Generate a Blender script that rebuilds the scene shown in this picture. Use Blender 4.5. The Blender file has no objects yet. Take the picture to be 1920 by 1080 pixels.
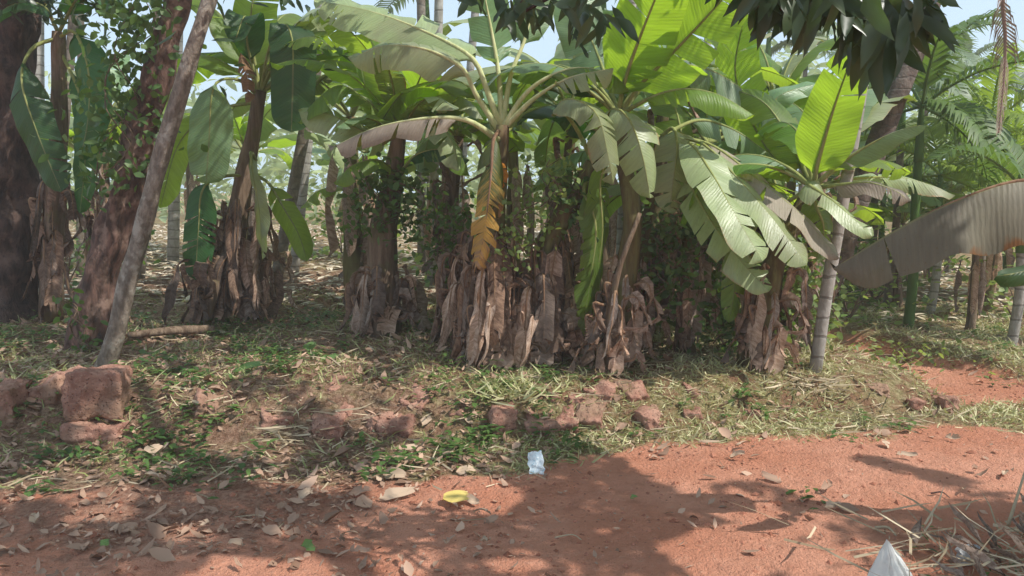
import bpy, math, random
import numpy as np
from mathutils import Vector, noise

R = random.Random(7)
NR = np.random.default_rng(11)
scn = bpy.context.scene
col = scn.collection
F = 1478.0; CAMH = 1.55; PITCH = math.radians(7.0)
cp, sp = math.cos(PITCH), math.sin(PITCH)
SUN = Vector((0.74, -0.30, 1.02)).normalized()

# ------------------------------------------------------------------ camera geometry
def P(u, v, Y):
    cx = (u-960)/F; cy = -(v-540)/F
    d = Vector((cx, cp+cy*sp, -sp+cy*cp))
    k = Y/d.y
    return Vector((0, 0, CAMH)) + d*k
def proj(x, y, z):
    z = z-CAMH
    w = y*cp - z*sp
    w = np.where(np.abs(w) < 1e-4, 1e-4, w)
    up = y*sp + z*cp
    return 960+F*x/w, 540-F*up/w, w

# ------------------------------------------------------------------ terrain
_h = np.random.default_rng(5).random((256, 256))
def vnoise(x, y):
    x = np.asarray(x, float); y = np.asarray(y, float)
    xi = np.floor(x).astype(int); yi = np.floor(y).astype(int)
    fx = x-xi; fy = y-yi
    fx = fx*fx*(3-2*fx); fy = fy*fy*(3-2*fy)
    g = lambda a, b: _h[a % 256, b % 256]
    return (g(xi, yi)*(1-fx)+g(xi+1, yi)*fx)*(1-fy)+(g(xi, yi+1)*(1-fx)+g(xi+1, yi+1)*fx)*fy
def fbm(x, y, o=3):
    s = 0; a = .5
    for i in range(o):
        s = s+a*vnoise(x*2**i+17.3*i, y*2**i+5.1*i); a *= .5
    return s/(1-.5**o)
def sstep(a, b, t):
    t = np.clip((np.asarray(t, float)-a)/(b-a), 0, 1)
    return t*t*(3-2*t)
LX = np.array([-9, -2.6, -.7, .3, 1.0, 1.6, 2.6, 3.1, 9])
LY = np.array([4.6, 4.62, 4.78, 4.82, 5.0, 5.2, 5.35, 5.5, 8.0])
def yline(x): return np.interp(x, LX, LY)
def roady(x): return np.interp(x, [-9, -2, -.8, .2, 1.0, 1.8, 3.1, 9], [3.75, 3.95, 4.12, 4.42, 4.72, 4.9, 5.08, 5.3])
def path_mask(x, y):
    # the track leaves the road at the right and runs back behind the bank
    lx = np.interp(y, [4.5, 5.4, 6.0, 7.0, 9.0, 13, 20], [3.2, 3.25, 3.2, 3.05, 2.6, 2.4, 2.4])
    rx = np.interp(y, [4.5, 5.4, 6.0, 7.0, 9.0, 13, 20], [9.0, 6.0, 4.25, 3.75, 3.3, 3.1, 3.1])
    return sstep(-.12, .12, x-lx)*sstep(-.15, .15, rx-x)*sstep(5.42, 5.75, y-.05*(x-3.4))*(1-sstep(13, 18, y))
def road_mask(x, y):
    y0 = yline(x)
    e = (fbm(x*2.1, y*2.1)-.5)*.5
    front = 1-sstep(-.16, .16, y-roady(x)+e)
    return np.clip(np.maximum(front, path_mask(x, y)), 0, 1)
def bank(x, y):
    y0 = yline(x)
    b = sstep(-.08, .5, y-y0)
    return b*(1-path_mask(x, y))
def gz(x, y):
    x = np.asarray(x, float); y = np.asarray(y, float)
    b = bank(x, y)
    z = .27*b*(1-.55*sstep(2.2, 3.4, x)) + .016*np.clip(y-7, 0, 14)
    z = z + (fbm(x*1.3, y*1.3)-.5)*.10*(.35+b) + (fbm(x*5, y*5, 2)-.5)*(.02+.05*b)
    near = np.exp(-np.maximum(0, y-9)/6)
    z = z + (vnoise(x*19, y*19)-.5)*.014*near + (vnoise(x*41, y*41)-.5)*.007*near
    # shallow wheel ruts on the road
    rm = road_mask(x, y)
    z = z - .02*rm*np.exp(-((y-3.7-.1*x)/.22)**2)
    return z
def G1(u, v, it=30):
    Y = 5.0
    for _ in range(it):
        p = P(u, v, Y)
        z = float(gz(p.x, Y))
        # horizontal distance where the ray reaches height z
        d = P(u, v, 1.0)-Vector((0, 0, CAMH))
        if d.z >= -1e-3: Y = 30; break
        Yn = (z-CAMH)/d.z
        Y = .5*Y+.5*min(Yn, 40)
    p = P(u, v, Y); return Vector((p.x, p.y, float(gz(p.x, p.y))))

# ------------------------------------------------------------------ object helpers
def tag(o, label=None, cat=None, group=None, kind=None):
    if label: o['label'] = label
    if cat: o['category'] = cat
    if group: o['group'] = group
    if kind: o['kind'] = kind
    return o
def empty(name, loc, label, cat, group=None):
    o = bpy.data.objects.new(name, None); col.objects.link(o)
    o.location = loc; o.empty_display_size = .1
    return tag(o, label, cat, group)
class MB:
    def __init__(s): s.v = []; s.f = []; s.uv = []; s.c = []
    def add(s, vs, fs, uvs=None, c=None):
        b = len(s.v); s.v += [tuple(v) for v in vs]
        s.f += [tuple(b+i for i in f) for f in fs]
        s.uv += list(uvs) if uvs is not None else [(0, 0)]*len(vs)
        s.c += [c if c is not None else .5]*len(vs)
    def build(s, name, mat, parent=None, origin=None, smooth=True):
        return mesh_obj(name, np.array(s.v, float), s.f, mat, parent, origin, s.uv, s.c, smooth)
def mesh_obj(name, v, f, mat, parent=None, origin=None, uv=None, c=None, smooth=True):
    if origin is not None: v = v-np.array(origin)
    me = bpy.data.meshes.new(name)
    me.from_pydata(v.tolist() if hasattr(v, 'tolist') else v, [], f)
    if uv is not None and len(uv):
        l = me.uv_layers.new(name='UVMap')
        idx = np.empty(len(me.loops), int); me.loops.foreach_get('vertex_index', idx)
        l.data.foreach_set('uv', np.asarray(uv, float)[idx].ravel())
    if c is not None and len(c):
        a = me.attributes.new('rnd', 'FLOAT', 'POINT'); a.data.foreach_set('value', np.asarray(c, float).ravel())
    me.polygons.foreach_set('use_smooth', [smooth]*len(me.polygons))
    me.materials.append(mat)
    o = bpy.data.objects.new(name, me); col.objects.link(o)
    if parent is not None: o.parent = parent
    elif origin is not None: o.location = origin
    return o
def copy_tree(o, parent=None):
    c = o.copy(); col.objects.link(c)
    if parent is not None: c.parent = parent
    for ch in o.children: copy_tree(ch, c)
    return c
def crom(pts, n):
    pts = [Vector(p) for p in pts]
    q = [pts[0]*2-pts[1]]+pts+[pts[-1]*2-pts[-2]]
    out = []
    m = len(pts)-1
    dens = []
    K = 24
    for i in range(m):
        a, b, c, d = q[i:i+4]
        for k in range(K):
            t = k/K
            dens.append(.5*((2*b)+(c-a)*t+(2*a-5*b+4*c-d)*t*t+(3*b-a-3*c+d)*t*t*t))
    dens.append(pts[-1].copy())
    L = [0]
    for i in range(1, len(dens)): L.append(L[-1]+(dens[i]-dens[i-1]).length)
    tot = L[-1]; j = 0
    for i in range(n+1):
        s = tot*i/n
        while j < len(L)-2 and L[j+1] < s: j += 1
        t = (s-L[j])/max(1e-9, L[j+1]-L[j])
        out.append(dens[j].lerp(dens[j+1], min(1, max(0, t))))
    return out, tot
def tube(mb, pts, rad, seg=8, n=None, wob=0, seed=0, cap=True, flat=1.0):
    n = n or max(2, (len(pts)-1)*4)
    c, tot = crom(pts, n)
    rr = rad if callable(rad) else (lambda t, a=rad: a[0]+(a[1]-a[0])*t)
    T0 = (c[1]-c[0]).normalized()
    a = T0.orthogonal().normalized()
    vs = []; uv = []
    for i in range(n+1):
        T = (c[min(i+1, n)]-c[max(i-1, 0)]).normalized()
        a = (a-T*a.dot(T)).normalized(); b = T.cross(a)
        for k in range(seg):
            th = 2*math.pi*k/seg
            r = rr(i/n)
            if wob: r *= 1+wob*noise.noise((c[i]*3+Vector((math.cos(th)*1.3+seed, math.sin(th)*1.3, seed))))
            vs.append(c[i]+a*(math.cos(th)*r)+b*(math.sin(th)*r*flat)); uv.append((k/seg, i/n*tot))
    fs = []
    for i in range(n):
        for k in range(seg):
            k2 = (k+1) % seg
            fs.append((i*seg+k, i*seg+k2, (i+1)*seg+k2, (i+1)*seg+k))
    if cap:
        fs.append(tuple(range(seg-1, -1, -1))); fs.append(tuple(n*seg+k for k in range(seg)))
    mb.add(vs, fs, uv)
    return c

# ------------------------------------------------------------------ materials
def nt(name):
    m = bpy.data.materials.new(name); m.use_nodes = True
    t = m.node_tree; t.nodes.clear()
    return m, t
class N:
    """small helper round a node tree"""
    def __init__(s, t): s.t = t
    def n(s, typ, **kw):
        x = s.t.nodes.new(typ)
        for k, v in kw.items(): setattr(x, k, v)
        return x
    def l(s, a, b): s.t.links.new(a, b)
    def val(s, sock, v):
        if hasattr(v, 'node'): s.l(v, sock)
        else: sock.default_value = v
    def math(s, op, a, b=0.0, c=0.0):
        x = s.n('ShaderNodeMath', operation=op)
        s.val(x.inputs[0], a); s.val(x.inputs[1], b); s.val(x.inputs[2], c)
        return x.outputs[0]
    def mix(s, fac, a, b, blend='MIX'):
        x = s.n('ShaderNodeMix', data_type='RGBA', blend_type=blend)
        s.val(x.inputs[0], fac)
        s.val(x.inputs[6], a if hasattr(a, 'node') else (*a[:3], 1)); s.val(x.inputs[7], b if hasattr(b, 'node') else (*b[:3], 1))
        return x.outputs[2]
    def ramp(s, fac, lo, hi):
        x = s.n('ShaderNodeMapRange', interpolation_type='SMOOTHSTEP')
        s.val(x.inputs[0], fac); x.inputs[1].default_value = lo; x.inputs[2].default_value = hi
        return x.outputs[0]
    def noise(s, vec, scale, detail=3, rough=.6, dist=0):
        x = s.n('ShaderNodeTexNoise')
        if vec is not None: s.l(vec, x.inputs['Vector'])
        x.inputs['Scale'].default_value = scale; x.inputs['Detail'].default_value = detail
        x.inputs['Roughness'].default_value = rough; x.inputs['Distortion'].default_value = dist
        return x.outputs[0]
    def bump(s, h, strength=.3, dist=.01):
        x = s.n('ShaderNodeBump'); x.inputs['Strength'].default_value = strength; x.inputs['Distance'].default_value = dist
        s.l(h, x.inputs['Height']); return x.outputs[0]
    def attr(s, name):
        return s.n('ShaderNodeAttribute', attribute_name=name)
    def principled(s, base, rough=.6, normal=None, spec=.4):
        x = s.n('ShaderNodeBsdfPrincipled')
        s.val(x.inputs['Base Color'], base if hasattr(base, 'node') else (*base, 1))
        s.val(x.inputs['Roughness'], rough); s.val(x.inputs['Specular IOR Level'], spec)
        if normal is not None: s.l(normal, x.inputs['Normal'])
        return x
    def out(s, shader):
        o = s.n('ShaderNodeOutputMaterial'); s.l(shader, o.inputs[0])

def leaf_mat(name, top, under, trans, tw=.42, edge=(.20, .12, .04), edge_amt=.5, age=None, rough=.42, dust=.35, spec=.45, eds=.7):
    """banana leaf: lateral veins across the blade, pale midrib, browned margin, two different sides"""
    m, t = nt(name); k = N(t)
    uvn = k.n('ShaderNodeUVMap'); sep = k.n('ShaderNodeSeparateXYZ'); k.l(uvn.outputs[0], sep.inputs[0])
    U, V = sep.outputs[0], sep.outputs[1]
    oi = k.n('ShaderNodeObjectInfo'); rnd = oi.outputs['Random']
    geo = k.n('ShaderNodeNewGeometry'); pos = k.n('ShaderNodeTexCoord').outputs['Object']
    ac = k.math('ABSOLUTE', k.math('SUBTRACT', U, .5))                 # 0 mid .. .5 margin
    comb = k.n('ShaderNodeCombineXYZ')
    k.l(k.math('MULTIPLY', ac, .6), comb.inputs[0]); k.l(V, comb.inputs[1]); k.l(k.math('MULTIPLY', rnd, 30.), comb.inputs[2])
    nz = k.noise(comb.outputs[0], 9, 3)
    Vs = k.math('SUBTRACT', V, k.math('MULTIPLY', ac, .10))
    w = k.math('SINE', k.math('ADD', k.math('MULTIPLY', Vs, 260.), k.math('MULTIPLY', nz, 8.)))
    mapping = k.n('ShaderNodeCombineXYZ')
    k.l(k.math('MULTIPLY', ac, 1.2), mapping.inputs[0]); k.l(k.math('MULTIPLY', Vs, 26.), mapping.inputs[1]); k.l(k.math('MULTIPLY', rnd, 50.), mapping.inputs[2])
    streak = k.noise(mapping.outputs[0], 1.6, 4, .7)
    big = k.noise(pos, 2.6, 3)
    side = k.mix(geo.outputs['Backfacing'], top, under)
    hue = k.n('ShaderNodeHueSaturation')
    k.val(hue.inputs['Hue'], k.math('ADD', .487, k.math('MULTIPLY', rnd, .026)))
    k.val(hue.inputs['Value'], k.math('ADD', .78, k.math('MULTIPLY', rnd, .44)))
    k.l(side, hue.inputs['Color'])
    c = k.mix(k.ramp(streak, .3, .75), k.mix(.2, hue.outputs[0], (0, 0, 0)), hue.outputs[0])
    blot = k.noise(pos, 11, 5, .7, .6)
    c = k.mix(k.math('MULTIPLY', k.ramp(blot, .52, .70), .35), c, k.mix(.55, c, (.10, .085, .03)))
    c = k.mix(k.math('MULTIPLY', k.ramp(k.noise(pos, 70, 2), .66, .72), .6), c, (.13, .08, .03))
    c = k.mix(k.math('MULTIPLY', k.ramp(big, .45, .75), dust), c, (.30, .28, .19))
    ribm = k.ramp(ac, .028, .008)
    c = k.mix(k.math('MULTIPLY', ribm, .6), c, (.30, .32, .12))
    ed = k.math('ADD', k.math('MULTIPLY', ac, 2.), k.math('MULTIPLY', k.math('SUBTRACT', streak, .5), .35))
    ed = k.math('ADD', ed, k.math('MULTIPLY', k.math('SUBTRACT', big, .55), eds))
    em = k.math('MULTIPLY', k.ramp(ed, .93, 1.08), edge_amt)
    c = k.mix(em, c, edge)
    tc = k.mix(k.ramp(streak, .25, .8), k.mix(.3, trans, (0, 0, 0)), trans)
    tc = k.mix(k.math('MULTIPLY', k.ramp(big, .4, .7), .35), tc, (trans[0]*.5, trans[1]*.62, trans[2]*.5))
    tc = k.mix(k.math('MULTIPLY', ribm, .7), tc, (.12, .12, .03))
    tc = k.mix(em, tc, (edge[0]*1.3, edge[1]*.9, edge[2]*.4))
    if age:   # V runs (in metres) from age[0] green to age[1] dead
        am = k.ramp(k.math('ADD', V, k.math('MULTIPLY', k.math('SUBTRACT', streak, .5), 1.3)), age[0], age[1])
        bm = k.ramp(k.math('ADD', V, k.math('MULTIPLY', k.math('SUBTRACT', streak, .5), 1.1)), age[1], age[2])
        c = k.mix(bm, k.mix(am, c, age[3]), age[4]); tc = k.mix(bm, k.mix(am, tc, age[5]), (.16, .06, .02))
    h = k.math('ADD', k.math('MULTIPLY', w, .16), k.math('MULTIPLY', streak, 1.3))
    nrm = k.bump(h, .45, .006)
    p = k.principled(c, rough, nrm, spec)
    tr = k.n('ShaderNodeBsdfTranslucent'); k.l(tc, tr.inputs[0]); k.l(nrm, tr.inputs[1])
    ms = k.n('ShaderNodeMixShader'); ms.inputs[0].default_value = tw
    k.l(p.outputs[0], ms.inputs[1]); k.l(tr.outputs[0], ms.inputs[2]); k.out(ms.outputs[0])
    return m
def dead_mat(name, a, b, tw=.12):
    m, t = nt(name); k = N(t)
    uvn = k.n('ShaderNodeUVMap'); sep = k.n('ShaderNodeSeparateXYZ'); k.l(uvn.outputs[0], sep.inputs[0])
    rnd = k.n('ShaderNodeObjectInfo').outputs['Random']
    ac = k.math('ABSOLUTE', k.math('SUBTRACT', sep.outputs[0], .5))
    mp = k.n('ShaderNodeCombineXYZ'); k.l(k.math('MULTIPLY', ac, 2.), mp.inputs[0]); k.l(k.math('MULTIPLY', sep.outputs[1], 30.), mp.inputs[1]); k.l(k.math('MULTIPLY', rnd, 40.), mp.inputs[2])
    st = k.noise(mp.outputs[0], 1.5, 4, .7)
    big = k.noise(k.n('ShaderNodeTexCoord').outputs['Object'], 7, 4)
    c = k.mix(k.ramp(st, .3, .72), b, a)
    c = k.mix(k.ramp(big, .35, .7), c, k.mix(.5, c, b))
    hue = k.n('ShaderNodeHueSaturation'); k.l(c, hue.inputs['Color'])
    k.val(hue.inputs['Value'], k.math('ADD', .62, k.math('MULTIPLY', rnd, .75)))
    k.val(hue.inputs['Saturation'], k.math('ADD', .75, k.math('MULTIPLY', rnd, .4)))
    nrm = k.bump(k.math('ADD', st, k.math('MULTIPLY', big, .8)), .7, .008)
    p = k.principled(hue.outputs[0], .75, nrm, .2)
    tr = k.n('ShaderNodeBsdfTranslucent'); k.l(hue.outputs[0], tr.inputs[0])
    ms = k.n('ShaderNodeMixShader'); ms.inputs[0].default_value = tw
    k.l(p.outputs[0], ms.inputs[1]); k.l(tr.outputs[0], ms.inputs[2]); k.out(ms.outputs[0])
    return m
def small_leaf_mat(name, a, b, tr_c, tw=.3, rough=.5, spec=.4):
    """for masses of little leaves: colour varies with the per-leaf 'rnd' value"""
    m, t = nt(name); k = N(t)
    r = k.attr('rnd').outputs['Fac']
    big = k.noise(k.n('ShaderNodeTexCoord').outputs['Object'], 3.5, 2)
    c = k.mix(k.math('ADD', k.math('MULTIPLY', r, .75), k.math('MULTIPLY', big, .25)), a, b)
    p = k.principled(c, rough, None, spec)
    tr = k.n('ShaderNodeBsdfTranslucent'); k.l(k.mix(r, k.mix(.4, tr_c, (0, 0, 0)), tr_c), tr.inputs[0])
    ms = k.n('ShaderNodeMixShader'); ms.inputs[0].default_value = tw
    k.l(p.outputs[0], ms.inputs[1]); k.l(tr.outputs[0], ms.inputs[2]); k.out(ms.outputs[0])
    return m
def bark_mat(name, a, b, patch=None, scale=6, stretch=.25, bump=.6, rings=0, patch_amt=.6):
    m, t = nt(name); k = N(t)
    tcn = k.n('ShaderNodeTexCoord').outputs['Object']
    mp = k.n('ShaderNodeMapping'); mp.inputs['Scale'].default_value = (1, 1, stretch); k.l(tcn, mp.inputs[0])
    n1 = k.noise(mp.outputs[0], scale*2.2, 5, .65, .4); n2 = k.noise(tcn, scale*.7, 4, .6); n3 = k.noise(mp.outputs[0], scale*9, 3, .6)
    c = k.mix(k.ramp(n1, .35, .68), b, a)
    if patch: c = k.mix(k.math('MULTIPLY', k.ramp(n2, .52, .64), patch_amt), c, patch)
    c = k.mix(k.math('MULTIPLY', n3, .3), c, b)
    h = k.math('ADD', n1, k.math('MULTIPLY', n3, .5))
    if rings:
        sep = k.n('ShaderNodeSeparateXYZ'); k.l(tcn, sep.inputs[0])
        s = k.math('SINE', k.math('ADD', k.math('MULTIPLY', sep.outputs[2], rings), k.math('MULTIPLY', n2, 4.)))
        rm = k.ramp(s, .82, .98)
        c = k.mix(k.math('MULTIPLY', rm, .65), c, (.12, .105, .09)); h = k.math('SUBTRACT', h, k.math('MULTIPLY', rm, .8))
    k.out(k.principled(c, .85, k.bump(h, bump, .02), .2).outputs[0])
    return m

M = {}
M['leaf'] = leaf_mat('banana_leaf', (.15, .24, .045), (.20, .28, .09), (.58, .80, .05), tw=.5)
M['leaf_bright'] = leaf_mat('banana_leaf_young', (.13, .25, .04), (.16, .27, .055), (.55, .80, .045), tw=.58, edge_amt=.15, dust=.05)
M['leaf_pale'] = leaf_mat('banana_leaf_dusty', (.36, .43, .21), (.22, .30, .10), (.46, .58, .06), tw=.28, dust=.7, edge=(.36, .24, .11), edge_amt=1., rough=.38, spec=.6)
M['leaf_cool'] = leaf_mat('banana_leaf_waxy', (.19, .31, .15), (.25, .36, .19), (.42, .62, .09), tw=.36, dust=.2, edge_amt=.3, rough=.36, spec=.6)
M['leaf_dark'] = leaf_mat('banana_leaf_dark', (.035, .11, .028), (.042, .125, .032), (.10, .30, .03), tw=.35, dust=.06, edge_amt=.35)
M['leaf_brown'] = leaf_mat('banana_leaf_scorched', (.34, .275, .215), (.13, .13, .05), (.38, .36, .04), tw=.22, dust=.6, edge=(.16, .07, .025), edge_amt=.95, rough=.6)
M['leaf_scorched'] = leaf_mat('banana_leaf_burnt', (.25, .225, .16), (.07, .095, .03), (.16, .22, .02), tw=.2, dust=.6, edge=(.22, .10, .03), edge_amt=1., rough=.6, eds=1.8)
M['leaf_orange'] = leaf_mat('banana_leaf_withering', (.10, .13, .03), (.10, .14, .035), (.22, .26, .02), tw=.4, edge_amt=.9, edge=(.35, .16, .03), dust=.1,
                            age=(.42, .80, 1.2, (.60, .34, .07), (.42, .25, .15), (.66, .33, .04)))
M['dead'] = dead_mat('dry_leaf', (.64, .47, .37), (.25, .15, .105), .24)
M['dead_pale'] = dead_mat('dry_leaf_pale', (.70, .55, .45), (.34, .22, .16), .25)
M['dead_dark'] = dead_mat('dry_leaf_dark', (.32, .22, .165), (.12, .075, .055))
M['orange_rag'] = dead_mat('orange_leaf_rag', (.56, .29, .08), (.32, .13, .05), .3)
M['rib'] = bark_mat('leaf_midrib', (.34, .35, .13), (.22, .25, .08), None, 12, .2, .2)
M['rib_cream'] = bark_mat('leaf_petiole', (.60, .60, .34), (.42, .45, .20), None, 12, .2, .2)
M['rib_dark'] = bark_mat('leaf_midrib_dark', (.10, .16, .04), (.06, .10, .025), None, 12, .2, .2)
M['rib_dead'] = bark_mat('leaf_midrib_dry', (.36, .23, .14), (.18, .10, .06), None, 12, .2, .2)
M['stem'] = bark_mat('pseudostem', (.20, .19, .075), (.10, .07, .035), (.17, .10, .06), 7, .12, .5)
M['stem_dry'] = bark_mat('pseudostem_sheath', (.28, .20, .14), (.115, .075, .05), (.16, .14, .06), 8, .12, .8)
M['bark_grey'] = bark_mat('grey_bark', (.33, .275, .225), (.15, .12, .095), (.47, .43, .37), 11, .45, .9, patch_amt=.7)
M['bark_red'] = bark_mat('red_bark', (.21, .12, .095), (.065, .042, .034), (.40, .27, .21), 7, .35, 1.0, patch_amt=.55)
M['bark_dark'] = bark_mat('dark_bark', (.10, .062, .05), (.03, .02, .017), (.17, .11, .085), 7, .35, 1.0)
M['areca'] = bark_mat('areca_trunk_pale', (.42, .39, .36), (.27, .25, .22), (.55, .53, .50), 7, .5, .3, rings=42)
M['areca_dull'] = bark_mat('areca_trunk_dull', (.24, .20, .16), (.13, .105, .08), (.34, .31, .27), 7, .5, .3, rings=42)
M['coconut'] = bark_mat('coconut_trunk', (.155, .12, .10), (.075, .055, .045), (.24, .20, .17), 7, .8, .6, rings=55)
M['crownshaft'] = bark_mat('crownshaft', (.10, .19, .05), (.07, .13, .03), None, 6, .2, .2)
M['frond'] = small_leaf_mat('palm_frond', (.055, .10, .025), (.12, .20, .045), (.25, .42, .05), .3)
M['frond_hazed'] = small_leaf_mat('palm_frond_hazed', (.13, .19, .12), (.22, .29, .18), (.30, .42, .16), .3)  # distance haze painted into the paler frond colour
M['frond_yellow'] = small_leaf_mat('palm_frond_sunny', (.12, .19, .03), (.25, .34, .06), (.45, .62, .06), .4)
M['frond_dry'] = small_leaf_mat('palm_frond_dry', (.16, .11, .08), (.36, .27, .22), (.30, .2, .14), .15, .7)
M['mango'] = small_leaf_mat('mango_leaf', (.024, .050, .026), (.085, .125, .06), (.12, .22, .04), .3, .32, .5)
M['vine'] = small_leaf_mat('vine_leaf', (.040, .085, .024), (.135, .22, .06), (.24, .42, .05), .3)
M['bush'] = small_leaf_mat('bush_leaf', (.13, .20, .065), (.30, .39, .12), (.50, .64, .11), .35)
M['wood_hazed'] = small_leaf_mat('hazed_wood_leaf', (.24, .31, .17), (.44, .52, .28), (.55, .66, .26), .35)  # leaf colour lightened to paint in the haze of distance
M['grass'] = small_leaf_mat('grass_blade', (.28, .33, .09), (.95, .86, .54), (.36, .36, .09), .3, .6)
M['weed'] = small_leaf_mat('weed_leaf', (.035, .085, .022), (.15, .25, .06), (.24, .40, .05), .3)
M['litter'] = small_leaf_mat('leaf_litter', (.17, .095, .062), (.66, .44, .32), (.35, .2, .12), .12, .75, .2)
M['crumb'] = small_leaf_mat('soil_crumb', (.20, .075, .045), (.46, .20, .13), (0, 0, 0), 0, .9, .1)
M['straw'] = small_leaf_mat('dry_straw', (.30, .22, .13), (.72, .60, .42), (.3, .22, .12), .1, .7)

def ground_mat():
    m, t = nt('red_earth'); k = N(t)
    pos = k.n('ShaderNodeNewGeometry').outputs['Position']
    a = k.attr('mask'); sep = k.n('ShaderNodeSeparateColor'); k.l(a.outputs['Color'], sep.inputs[0])
    road, green, lit = sep.outputs[0], sep.outputs[1], sep.outputs[2]
    n1 = k.noise(pos, 1.1, 5, .6); n2 = k.noise(pos, 7, 5, .65); n3 = k.noise(pos, 34, 4, .7); n4 = k.noise(pos, 120, 3, .7)
    soil = k.mix(k.ramp(n1, .35, .68), (.66, .275, .17), (.80, .385, .26))
    soil = k.mix(k.math('MULTIPLY', k.ramp(n2, .48, .75), .5), soil, (.42, .17, .11))
    soil = k.mix(k.math('MULTIPLY', k.ramp(n3, .55, .72), .5), soil, (.72, .42, .30))
    soil = k.mix(k.math('MULTIPLY', k.ramp(n4, .58, .70), .35), soil, (.22, .085, .055))
    g = k.mix(k.ramp(n3, .35, .65), (.22, .21, .08), (.56, .48, .27))
    g = k.mix(k.ramp(n2, .40, .62), g, (.30, .17, .10))
    l = k.mix(k.ramp(n3, .38, .62), (.20, .105, .07), (.42, .26, .185))
    rm = k.ramp(k.math('ADD', road, k.math('MULTIPLY', k.math('SUBTRACT', n2, .5), .9)), .25, .75)
    base = k.mix(rm, k.mix(.25, g, (.30, .15, .09)), soil)
    lm = k.ramp(k.math('ADD', lit, k.math('MULTIPLY', k.math('SUBTRACT', n2, .5), 1.2)), .35, .75)
    base = k.mix(k.math('MULTIPLY', lm, .75), base, l)
    gm = k.ramp(k.math('ADD', green, k.math('MULTIPLY', k.math('SUBTRACT', n2, .5), 1.2)), .4, .8)
    base = k.mix(k.math('MULTIPLY', gm, .6), base, g)
    h = k.math('ADD', k.math('ADD', k.math('MULTIPLY', n2, .8), n3), k.math('MULTIPLY', n4, .5))
    k.out(k.principled(base, .95, k.bump(h, 1.0, .045), .1).outputs[0])
    return m
M['ground'] = ground_mat()
def laterite_mat():
    m, t = nt('laterite'); k = N(t)
    o = k.n('ShaderNodeTexCoord').outputs['Object']; rnd = k.n('ShaderNodeObjectInfo').outputs['Random']
    off = k.n('ShaderNodeVectorMath', operation='ADD'); k.l(o, off.inputs[0])
    cb = k.n('ShaderNodeCombineXYZ'); k.l(k.math('MULTIPLY', rnd, 20.), cb.inputs[0]); k.l(cb.outputs[0], off.inputs[1])
    v = off.outputs[0]
    n1 = k.noise(v, 9, 5, .7); n2 = k.noise(v, 45, 4, .7); n3 = k.noise(v, 3, 2)
    vo = k.n('ShaderNodeTexVoronoi'); vo.inputs['Scale'].default_value = 55; k.l(v, vo.inputs['Vector'])
    c = k.mix(k.ramp(n1, .36, .66), (.27, .13, .095), (.42, .235, .175))
    c = k.mix(k.math('MULTIPLY', k.ramp(n2, .55, .72), .6), c, (.58, .38, .28))
    c = k.mix(k.math('MULTIPLY', k.math('MULTIPLY', k.ramp(vo.outputs[0], .30, .08), k.ramp(n1, .45, .6)), .6), c, (.16, .07, .05))
    c = k.mix(k.math('MULTIPLY', k.ramp(n3, .42, .65), .6), c, (.26, .18, .12))
    h = k.math('ADD', k.math('ADD', n1, k.math('MULTIPLY', n2, .6)), k.ramp(vo.outputs[0], 0, .3))
    k.out(k.principled(c, .95, k.bump(h, .9, .015), .1).outputs[0])
    return m
M['laterite'] = laterite_mat()
def plastic_mat(name, c, c2, rough=.35, tw=.3, scale=14):
    m, t = nt(name); k = N(t)
    o = k.n('ShaderNodeTexCoord').outputs['Object']
    n1 = k.noise(o, scale, 4, .6, 1.2); n2 = k.noise(o, scale*3, 3)
    cc = k.mix(k.ramp(n1, .50, .62), c, c2)
    cc = k.mix(k.math('MULTIPLY', k.ramp(n2, .5, .8), .3), cc, (.35, .25, .2))
    p = k.principled(cc, rough, k.bump(n1, .4, .01), .5)
    tr = k.n('ShaderNodeBsdfTranslucent'); k.l(cc, tr.inputs[0])
    ms = k.n('ShaderNodeMixShader'); ms.inputs[0].default_value = tw
    k.l(p.outputs[0], ms.inputs[1]); k.l(tr.outputs[0], ms.inputs[2]); k.out(ms.outputs[0])
    return m
M['sack'] = plastic_mat('white_sack', (.78, .80, .78), (.70, .74, .72), .5, .25, 9)
M['packet'] = plastic_mat('foil_packet', (.82, .88, .92), (.38, .60, .70), .3, .1, 26)
M['film'] = plastic_mat('clear_bag', (.62, .64, .66), (.45, .47, .5), .2, .4, 20)
M['yellow'] = small_leaf_mat('yellow_leaf', (.62, .45, .10), (.76, .62, .22), (.6, .45, .04), .2)
M['tan'] = small_leaf_mat('tan_leaf', (.42, .28, .19), (.62, .47, .34), (.35, .22, .12), .12, .75)
M['greenleaf'] = small_leaf_mat('fresh_leaf', (.08, .19, .05), (.22, .33, .10), (.25, .42, .05), .25)

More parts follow.
